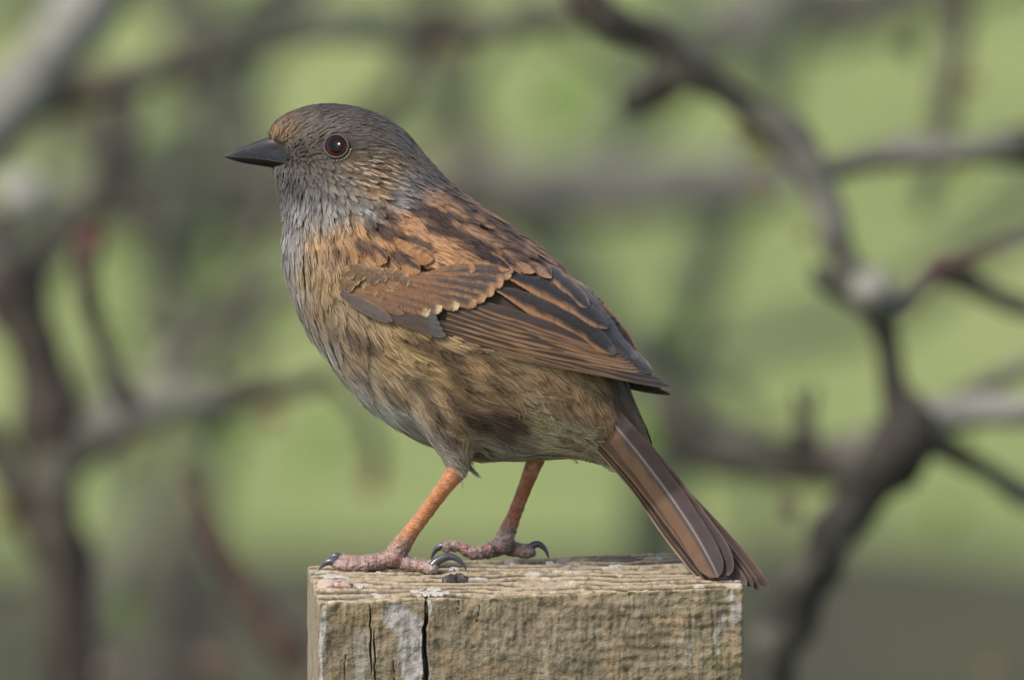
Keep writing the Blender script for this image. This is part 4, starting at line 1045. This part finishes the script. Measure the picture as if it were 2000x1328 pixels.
# upper and under tail coverts bridge rump and tail
def covert_depth(q):
    f = tail_depth(0)
    return lambda x, y: np.minimum(ymid(x, y) - np.sqrt(np.maximum(sample2(U1, x, y), 0) + 9) - 2.5, f(x, y) - 6) + q
def tail_sheet(x, y, q):
    """the fan lies on the rump at its base and bends down to the wood at its tip"""
    t = ((x - 1215) * 0.56 + (y - 850) * 0.83) / 330.0
    h = np.interp(t, [-0.35, -0.12, 0.0, 0.13, 0.45, 1.1], HB)
    return tail_depth(q * (0.35 + 0.65 * smooth(0.0, 0.6, t)))(x, y) - h
def body_half(x, y): return float(np.sqrt(max(0.0, float(sample2(U1, np.array([float(x)]), np.array([float(y)]))[0]))))
HB = [body_half(1150, 752) - 10, body_half(1192, 817) - 2, body_half(1206, 842) + 12, body_half(1222, 852) + 8, 22.0, 0.0]
TB, TD, TP = (136, 106, 84), (96, 80, 74), (86, 74, 74)
TAIL = [  # shaft, half widths (right/upper, left/lower), distance behind, palette
 ([(1190, 802), (1316, 940), (1398, 1026), (1464, 1100), (1503, 1150)], 9, 13, 64, dict(c=(92, 74, 70), hi=(120, 94, 82), fhi=0.25, rim=(138, 112, 98), krim=0.5)),
 ([(1190, 802), (1310, 944), (1388, 1032), (1448, 1104), (1486, 1152)], 10, 14, 54, dict(c=(86, 70, 66), hi=(116, 92, 80), fhi=0.25, rim=(144, 116, 102), krim=0.5)),
 ([(1190, 804), (1302, 948), (1376, 1036), (1434, 1102), (1472, 1146)], 12, 15, 44, dict(c=(86, 71, 68), hi=(114, 92, 80), fhi=0.25, rim=(144, 116, 102), krim=0.5)),
 ([(1190, 808), (1296, 950), (1366, 1040), (1420, 1102), (1459, 1143)], 14, 17, 33, dict(c=(92, 77, 74), hi=(112, 92, 82), fhi=0.3, rim=(148, 120, 106), krim=0.5)),
 ([(1120, 822), (1230, 944), (1298, 1040), (1343, 1098), (1377, 1140)], 11, 7, 44, dict(c=(84, 66, 58), lo=(188, 160, 132), flo=0.3)),
 ([(1120, 812), (1234, 938), (1306, 1036), (1351, 1094), (1388, 1140)], 12, 8, 30, dict(c=(54, 45, 42), lo=(120, 96, 80), flo=0.3)),
 ([(1120, 800), (1238, 930), (1316, 1030), (1361, 1090), (1398, 1137)], 15, 10, 18, dict(c=(104, 80, 68), lo=(146, 112, 88), flo=0.35, rim=(84, 66, 58), krim=0.4)),
 ([(1180, 800), (1296, 932), (1360, 1016), (1402, 1076), (1424, 1124)], 24, 22, 14, dict(c=(82, 69, 68), hi=(106, 88, 82), fhi=0.08, rim=(140, 114, 102), krim=0.6)),
 ([(1150, 776), (1216, 848), (1290, 942), (1348, 1026), (1384, 1088), (1403, 1127)], 27, 32, 4, dict(c=(86, 73, 72), lo=(136, 105, 84), flo=0.7, klo=0.95, rachis=(188, 176, 172), krach=0.8, rim=(128, 100, 84), krim=0.35)),
]
for pts, a, b_, q, pal in TAIL:
    vane('tail_feather', tl, pts, a, b_, 0, pal, depth=(lambda x, y, q=q: tail_sheet(x, y, q)), tipr=0.16, cup=1.0, n=70, basew=0.95, rag=0.03, tip_sharp=0.45, barbs=0)
UV = (178, 160, 130)
for i, (a, b_, w_, tone) in enumerate([((1050, 806), (1112, 866), 15, (176, 152, 116)), ((1072, 822), (1142, 888), 14, (190, 176, 150)), ((1096, 838), (1176, 904), 13, (164, 144, 116)), ((1120, 856), (1206, 921), 11, (190, 174, 148)),
        ((1090, 856), (1164, 902), 10, (132, 114, 96))]):
    vane('tail_covert', tl, [a, ((a[0] + b_[0]) / 2 + 3, (a[1] + b_[1]) / 2 - 3), b_], w_, w_, 0, dict(c=tone, rim=tuple(int(v * 0.8) for v in tone), krim=0.6, hi=tuple(int(v * 0.7) for v in tone), fhi=0.3),
         depth=covert_depth((-7 if i < 5 else -11) - i * 0.4), tipr=0.35, rag=0.12, n=26, tip_sharp=0.55, barbs=1.5, cup=3.0, streak=0.2)
# ---- bill
def mandible(name, parent, top, bot, wid, col_fn, m=18, lower=False):
    n = 40; xs_ = np.linspace(572, 438.5, n)
    ft = catmull(np.array(top, float), 200); fb = catmull(np.array(bot, float), 200); fw = np.array(wid, float)
    yt = np.interp(xs_, ft[:, 0], ft[:, 1]); yb = np.interp(xs_, fb[:, 0], fb[:, 1]); w = np.interp(xs_, fw[:, 0], fw[:, 1])
    a = np.linspace(-1, 1, m)                              # across
    A, X = np.meshgrid(a, xs_); YT, YB, WW = yt[:, None], yb[:, None], w[:, None]
    arch = np.clip(1 - np.abs(A) ** 1.7, 0, 1) ** 0.62
    lat = WW * np.sign(A) * np.abs(A) ** 0.8
    yy = YB + (YT - YB) * arch if not lower else YT + (YB - YT) * arch
    p = np.stack([X, lat, yy], -1)
    # raised nostril flap
    if not lower:
        k = np.exp(-(((X - 534) / 15) ** 2 + ((yy - 279) / 6) ** 2)); p[..., 1] += np.sign(A) * 3.2 * k
        k2 = np.exp(-(((X - 538) / 13) ** 2 + ((yy - 287) / 2.6) ** 2)); p[..., 1] -= np.sign(A) * 2.5 * k2
    col = col_fn(X, yy)
    other = p.copy(); other[..., 2] = (YB if not lower else YT) + 0 * A; other[..., 1] *= 0.98
    v = np.concatenate([p.reshape(-1, 3), other.reshape(-1, 3)]); c = np.concatenate([col.reshape(-1, 3)] * 2)
    f = np.vstack([grid_faces(n, m), grid_faces(n, m, n * m)[:, ::-1]])
    return mesh_obj(name, to_world(v), f, M['bill'], parent, col=c * ALB)
BILLM = empty('bill', (0, 0, 0)); BILLM.parent = BIRD; BILLM.location = (0, 0, 0)
def ucol(x, y):
    c = np.broadcast_to(lin((34, 36, 44)), x.shape + (3,)).copy()
    k = smooth(470, 438, x)[..., None] * 0.7; c = c * (1 - k) + lin((96, 86, 80)) * k
    k = np.exp(-(((x - 533) / 17) ** 2 + ((y - 278) / 7) ** 2))[..., None] * 0.8; c = c * (1 - k) + lin((100, 92, 94)) * k
    k = np.exp(-(((x - 540) / 12) ** 2 + ((y - 287) / 2.5) ** 2))[..., None] * 0.9; c = c * (1 - k) + lin((40, 30, 28)) * k
    return c
mandible('upper_mandible', BILLM, [(438, 304), (460, 294), (490, 281.5), (516, 271), (535, 266), (575, 264)], [(438, 305.5), (470, 307), (500, 309), (530, 313), (575, 322)],
         [(438, 0.8), (470, 7), (510, 15), (545, 21), (575, 26)], ucol)
mandible('lower_mandible', BILLM, [(438, 306), (470, 307.8), (500, 309.8), (530, 313.8), (575, 322.8)], [(438, 306.5), (446, 310), (470, 317.5), (500, 323), (528, 327.5), (575, 336)],
         [(438, 0.8), (470, 6.2), (510, 14), (545, 20), (575, 25)], lambda x, y: np.broadcast_to(lin((28, 28, 32)), x.shape + (3,)) * np.ones(x.shape + (1,)), lower=True)

# ---- eyes
def eye(sgn):
    hx = skin_lat(EYE[0], EYE[1], sgn); sx = (skin_lat(EYE[0] + 22, EYE[1], sgn) - skin_lat(EYE[0] - 22, EYE[1], sgn)) / 44; sz = (skin_lat(EYE[0], EYE[1] + 22, sgn) - skin_lat(EYE[0], EYE[1] - 22, sgn)) / 44
    r = 22.5; n, m = 40, 48
    a = np.linspace(0.0, np.pi * 0.62, n); th = np.linspace(0, 2 * np.pi, m, endpoint=False)
    A, T = np.meshgrid(a, th, indexing='ij')
    bulge = 0.72
    tiltx = 0.10
    x = EYE[0] + r * np.sin(A) * np.cos(T); z = EYE[1] + r * np.sin(A) * np.sin(T)
    lat = sgn * (hx - 3 + r * bulge * np.cos(A) + 0.8 * sx * (x - EYE[0]) + 0.8 * sz * (z - EYE[1]))
    rho = np.sin(A) * (A < np.pi / 2) + (A >= np.pi / 2) * 1.0
    col = np.broadcast_to(lin((6, 6, 7)), A.shape + (3,)).copy()
    iris = smooth(0.60, 0.66, rho) * (1 - smooth(0.82, 0.92, rho))
    tone = lin((66, 27, 16)) * (1 + 0.25 * noise(T * 12, A * 8))[..., None]
    low = (0.3 + 0.7 * smooth(-0.7, 0.6, np.sin(T + 0.3)))[..., None]
    col = col * (1 - iris[..., None]) + tone * low * iris[..., None]
    v = np.stack([x, lat, z], -1).reshape(-1, 3)
    e = mesh_obj('eye', to_world(v), grid_faces(n, m, 0, True), M['eye'], BIRD, col=col.reshape(-1, 3))
    ring = np.stack([EYE[0] + 23.2 * np.cos(th), sgn * (hx + 2.0 + sx * 23.2 * np.cos(th) + sz * 22.2 * np.sin(th)), EYE[1] + 22.2 * np.sin(th)], -1)
    ring = np.vstack([ring, ring[:1], ring[1:2]])
    w = to_world(ring); vv, ff = tube(w, np.full(len(w), 2.9 * PX), 8)
    mesh_obj('eyelid', vv, ff, M['lid'], e, col=np.tile(lin((74, 68, 66)) * ALB, (len(vv), 1)))
    # row of pale bead-like feathers below the eye
    for i, an in enumerate(np.linspace(0.25, 2.3, 12)):
        cx, cz = EYE[0] + 29 * math.cos(an), EYE[1] + 28 * math.sin(an)
        t = np.linspace(0, 1, 6)
        path = np.stack([cx + 6 * (t - 0.5) * (-math.sin(an) + 0.6), sgn * (skin_lat(cx, cz, sgn) + 3.5) + 0 * t, cz + 4 * (t - 0.5) * math.cos(an)], -1)
        vv, ff = tube(to_world(path), 2.1 * PX * np.sin(np.pi * (0.1 + 0.8 * t)), 6)
        mesh_obj('eye_ring_feather', vv, ff, M['lid'], e, col=np.tile(lin((188, 172, 146) if an < 1.9 else (140, 128, 112)) * ALB, (len(vv), 1)))
eye(-1); eye(1)

# ---- legs
def leg(chain, toes, claws, near):
    """chain: tarsus points (x, y, depth, r); toes: lists of the same; depth is absolute (view axis)"""
    allp = np.vstack([np.array(c, float)[:, :3] for c in [chain] + toes])
    st = 1.7
    lo = allp.min(0) - 30; hi = allp.max(0) + 30
    ax = [np.arange(lo[k], hi[k], st) for k in range(3)]
    X, Y, Z = ax[0][:, None, None], ax[1][None, :, None], ax[2][None, None, :]
    f = None; along = None
    def seg(pts, ringf, ringa, f):
        c = catmull(np.array(pts, float), 2 * len(pts) + 1); d = 0
        for i in range(len(c) - 1):
            a, b = c[i], c[i + 1]; e = b[:3] - a[:3]; l2 = e @ e
            bl = np.minimum(a[:3], b[:3]) - 34; bh = np.maximum(a[:3], b[:3]) + 34
            sl = tuple(slice(max(0, int((bl[k] - lo[k]) / st)), int((bh[k] - lo[k]) / st) + 1) for k in range(3))
            x, y, z = ax[0][sl[0]][:, None, None], ax[1][sl[1]][None, :, None], ax[2][sl[2]][None, None, :]
            t = np.clip(((x - a[0]) * e[0] + (y - a[1]) * e[1] + (z - a[2]) * e[2]) / l2, 0, 1)
            rr = a[3] + (b[3] - a[3]) * t
            ph = (d + t * math.sqrt(l2)) / ringf
            rr = rr + ringa * (np.abs(np.sin(np.pi * ph)) - 0.6)
            q = rr - np.sqrt((x - a[0] - t * e[0]) ** 2 + (y - a[1] - t * e[1]) ** 2 + (z - a[2] - t * e[2]) ** 2)
            f[sl] = smax(q, f[sl], 4.0)
            d += math.sqrt(l2)
        return f
    f = np.full((len(ax[0]), len(ax[1]), len(ax[2])), -30.0)
    f = seg(chain, 34.0, 0.7, f)
    for tpt in toes: f = seg(tpt, 17.0, 2.4, f)
    nx = noise(X * 0.16 + 0 * Y + 0 * Z, Y * 0.16 + 0 * X + 0 * Z, Z * 0.16 + 0 * X + 0 * Y) if False else 0
    v, fc = surface_nets(f, lo, st)
    gf = np.stack(np.gradient(f, st), -1); gi = np.clip(((v - lo) / st).astype(int), 0, np.array(f.shape) - 1)
    nv = -gf[gi[:, 0], gi[:, 1], gi[:, 2]]; nv /= np.linalg.norm(nv, axis=1)[:, None] + 1e-6
    kf = smooth(1035, 1075, v[:, 1]) if near else smooth(1015, 1040, v[:, 1])
    v = v + nv * (0.15 + 1.5 * kf)[:, None] * (np.abs(noise(v[:, 0] * 0.17, v[:, 1] * 0.2, v[:, 2] * 0.17)) * 2.2 - 0.8)[:, None]
    wob = fbm(v[:, 0] * 0.12, v[:, 1] * 0.12, v[:, 2] * 0.12)
    # colour: orange shank, greyish pink scaly foot
    k = smooth(1030, 1078, v[:, 1] + 14 * wob) if near else smooth(1010, 1040, v[:, 1] + 10 * wob)
    shank = lin((218, 146, 98)) if near else lin((176, 108, 74))  # far shank: the shade under the body is put into its orange
    shank = shank * (1 + 0.22 * wob[:, None]); pale = smooth(0.1, 0.4, fbm(v[:, 0] * 0.05 + 9, v[:, 1] * 0.09, v[:, 2] * 0.05))[:, None] * 0.45
    shank = shank * (1 - pale) + lin((226, 172, 150)) * pale
    foot = lin((182, 152, 140)) * (1 + 0.35 * wob[:, None])
    pk = smooth(-0.05, 0.35, fbm(v[:, 0] * 0.045, v[:, 1] * 0.045 + 4, v[:, 2] * 0.03))[:, None]
    foot = foot * (1 - 0.5 * pk) + lin((186, 122, 100)) * 0.5 * pk
    gk = smooth(0.05, 0.35, fbm(v[:, 0] * 0.06 + 8, v[:, 1] * 0.06, v[:, 2] * 0.06))[:, None]
    foot = foot * (1 - 0.55 * gk) + lin((118, 104, 106)) * 0.55 * gk
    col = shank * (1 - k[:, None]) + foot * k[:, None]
    crease = smooth(0.3, 0.55, noise(v[:, 0] * 0.25, v[:, 1] * 0.3, v[:, 2] * 0.2))[:, None] * k[:, None]
    col = col * (1 - 0.4 * crease)
    if near:
        dk = np.exp(-(((v[:, 0] - 843) / 16) ** 2 + ((v[:, 1] - 1110) / 12) ** 2))[:, None] * 0.7
        col = col * (1 - dk) + lin((206, 202, 192)) * dk
    else:
        dk = (np.exp(-(((v[:, 0] - 982) / 12) ** 2 + ((v[:, 1] - 1035) / 14) ** 2)) * smooth(0.0, 0.3, wob))[:, None] * 0.8
        col = col * (1 - dk) + lin((214, 208, 200)) * dk
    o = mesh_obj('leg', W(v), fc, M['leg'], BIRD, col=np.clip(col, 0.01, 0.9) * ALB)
    for cl in claws:
        c = catmull(np.array(cl, float), 26); t = np.linspace(0, 1, 26)
        vv, ff = tube(W(c[:, :3]), c[:, 3] * PX, 12)
        cc = lin((84, 88, 98)) * (1 - smooth(0, 0.25, t))[:, None] * 0.6 + lin((74, 74, 80)) * smooth(0, 0.3, t)[:, None] + lin((120, 110, 104)) * 0.2
        cc = np.vstack([np.repeat(cc, 12, 0), cc[:1], cc[-1:]])
        mesh_obj('claw', vv, ff, M['claw'], o, col=cc * ALB)
    return o

def foot_pts(pts):
    """(x, y, height of the toe's middle above the wood in px, r) -> on the post's top"""
    out = []
    for x, y, r in pts:
        g = on_top(x, y + r * 0.92); out.append((x, y, float(depth_of(g)), r))
    return out
na = float(depth_of(on_top(768, 1112))); nh = float(ymid(897, 905) + NEAR_LAT)
toe_mid = foot_pts([(764, 1092, 17), (735, 1098, 15), (705, 1104, 11.5), (678, 1104, 12), (658, 1103, 11)])
toe_in = [(x, y - 7, d + 46 * k, r * 0.9) for (x, y, d, r), k in zip(foot_pts([(764, 1096, 15), (735, 1100, 13), (705, 1102, 11), (682, 1101, 11), (664, 1099, 10.5)]), (0, 0.4, 0.8, 1.0, 1.15))]
toe_out = [(x, y, d + 70 * k, r) for (x, y, d, r), k in zip(foot_pts([(768, 1094, 14), (755, 1100, 11), (742, 1104, 9.5), (728, 1104, 9), (716, 1104, 8)]), (0, .5, .9, 1.2, 1.4))]
toe_hind = foot_pts([(770, 1092, 17), (800, 1101, 13), (826, 1105, 13), (846, 1108, 12.5)])
dm = toe_mid[-1][2]; di = toe_in[-1][2]; dh = toe_hind[-1][2]
leg([(899, 905, nh, 22), (890, 922, nh * 0.9 + na * 0.1, 20), (872, 946, nh * 0.8 + na * 0.2, 15.5), (832, 1000, nh * 0.45 + na * 0.55, 14), (800, 1042, nh * 0.2 + na * 0.8, 15), (782, 1068, na, 19), (768, 1088, na, 20)],
    [toe_mid, toe_in, toe_out, toe_hind],
    [[(666, 1102, dm, 9), (650, 1096, dm, 8.5), (636, 1099, dm, 6), (626, 1108, dm, 2.5), (622, 1113, dm, 0.6)],
     [(672, 1094, di, 8), (658, 1086, di, 8.5), (647, 1089, di, 6), (643, 1098, di, 2)],
     [(844, 1106, dh, 11), (856, 1094, dh, 9), (876, 1086, dh, 7.6), (894, 1092, dh, 5.6), (906, 1104, dh, 3), (911, 1115, dh, 0.6)]], True)
fa = float(depth_of(on_top(985, 1089))); fh = float(ymid(1044, 895) + FAR_LAT)
fm = foot_pts([(978, 1066, 16), (950, 1076, 13), (925, 1080, 12.5)]) 
fm = fm + [(905, 1071, fm[-1][2], 9.5), (885, 1065, fm[-1][2], 9), (873, 1067, fm[-1][2], 11)]
fhd = foot_pts([(988, 1066, 16), (1012, 1073, 13), (1034, 1077, 14)])
fo = [(x, y, d + 40 * k, r) for (x, y, d, r), k in zip(foot_pts([(978, 1068, 14), (960, 1074, 11), (945, 1078, 10), (930, 1080, 9)]), (0, .4, .8, 1))]
d1, d2 = fm[-1][2], fhd[-1][2]
leg([(1050, 885, fh, 19), (1042, 908, fh * 0.9 + fa * 0.1, 16), (1022, 960, fh * 0.55 + fa * 0.45, 13), (1002, 1012, fh * 0.15 + fa * 0.85, 13.5), (990, 1040, fa, 17), (982, 1062, fa, 18)],
    [fm, fhd, fo],
    [[(874, 1066, d1, 9), (862, 1066, d1, 7.5), (850, 1074, d1, 5), (844, 1086, d1, 2.5), (842, 1094, d1, 0.6)],
     [(1034, 1074, d2, 9), (1040, 1065, d2, 7.5), (1052, 1062, d2, 6.5), (1064, 1071, d2, 4.6), (1070, 1083, d2, 2.4), (1072, 1092, d2, 0.6)]], False)
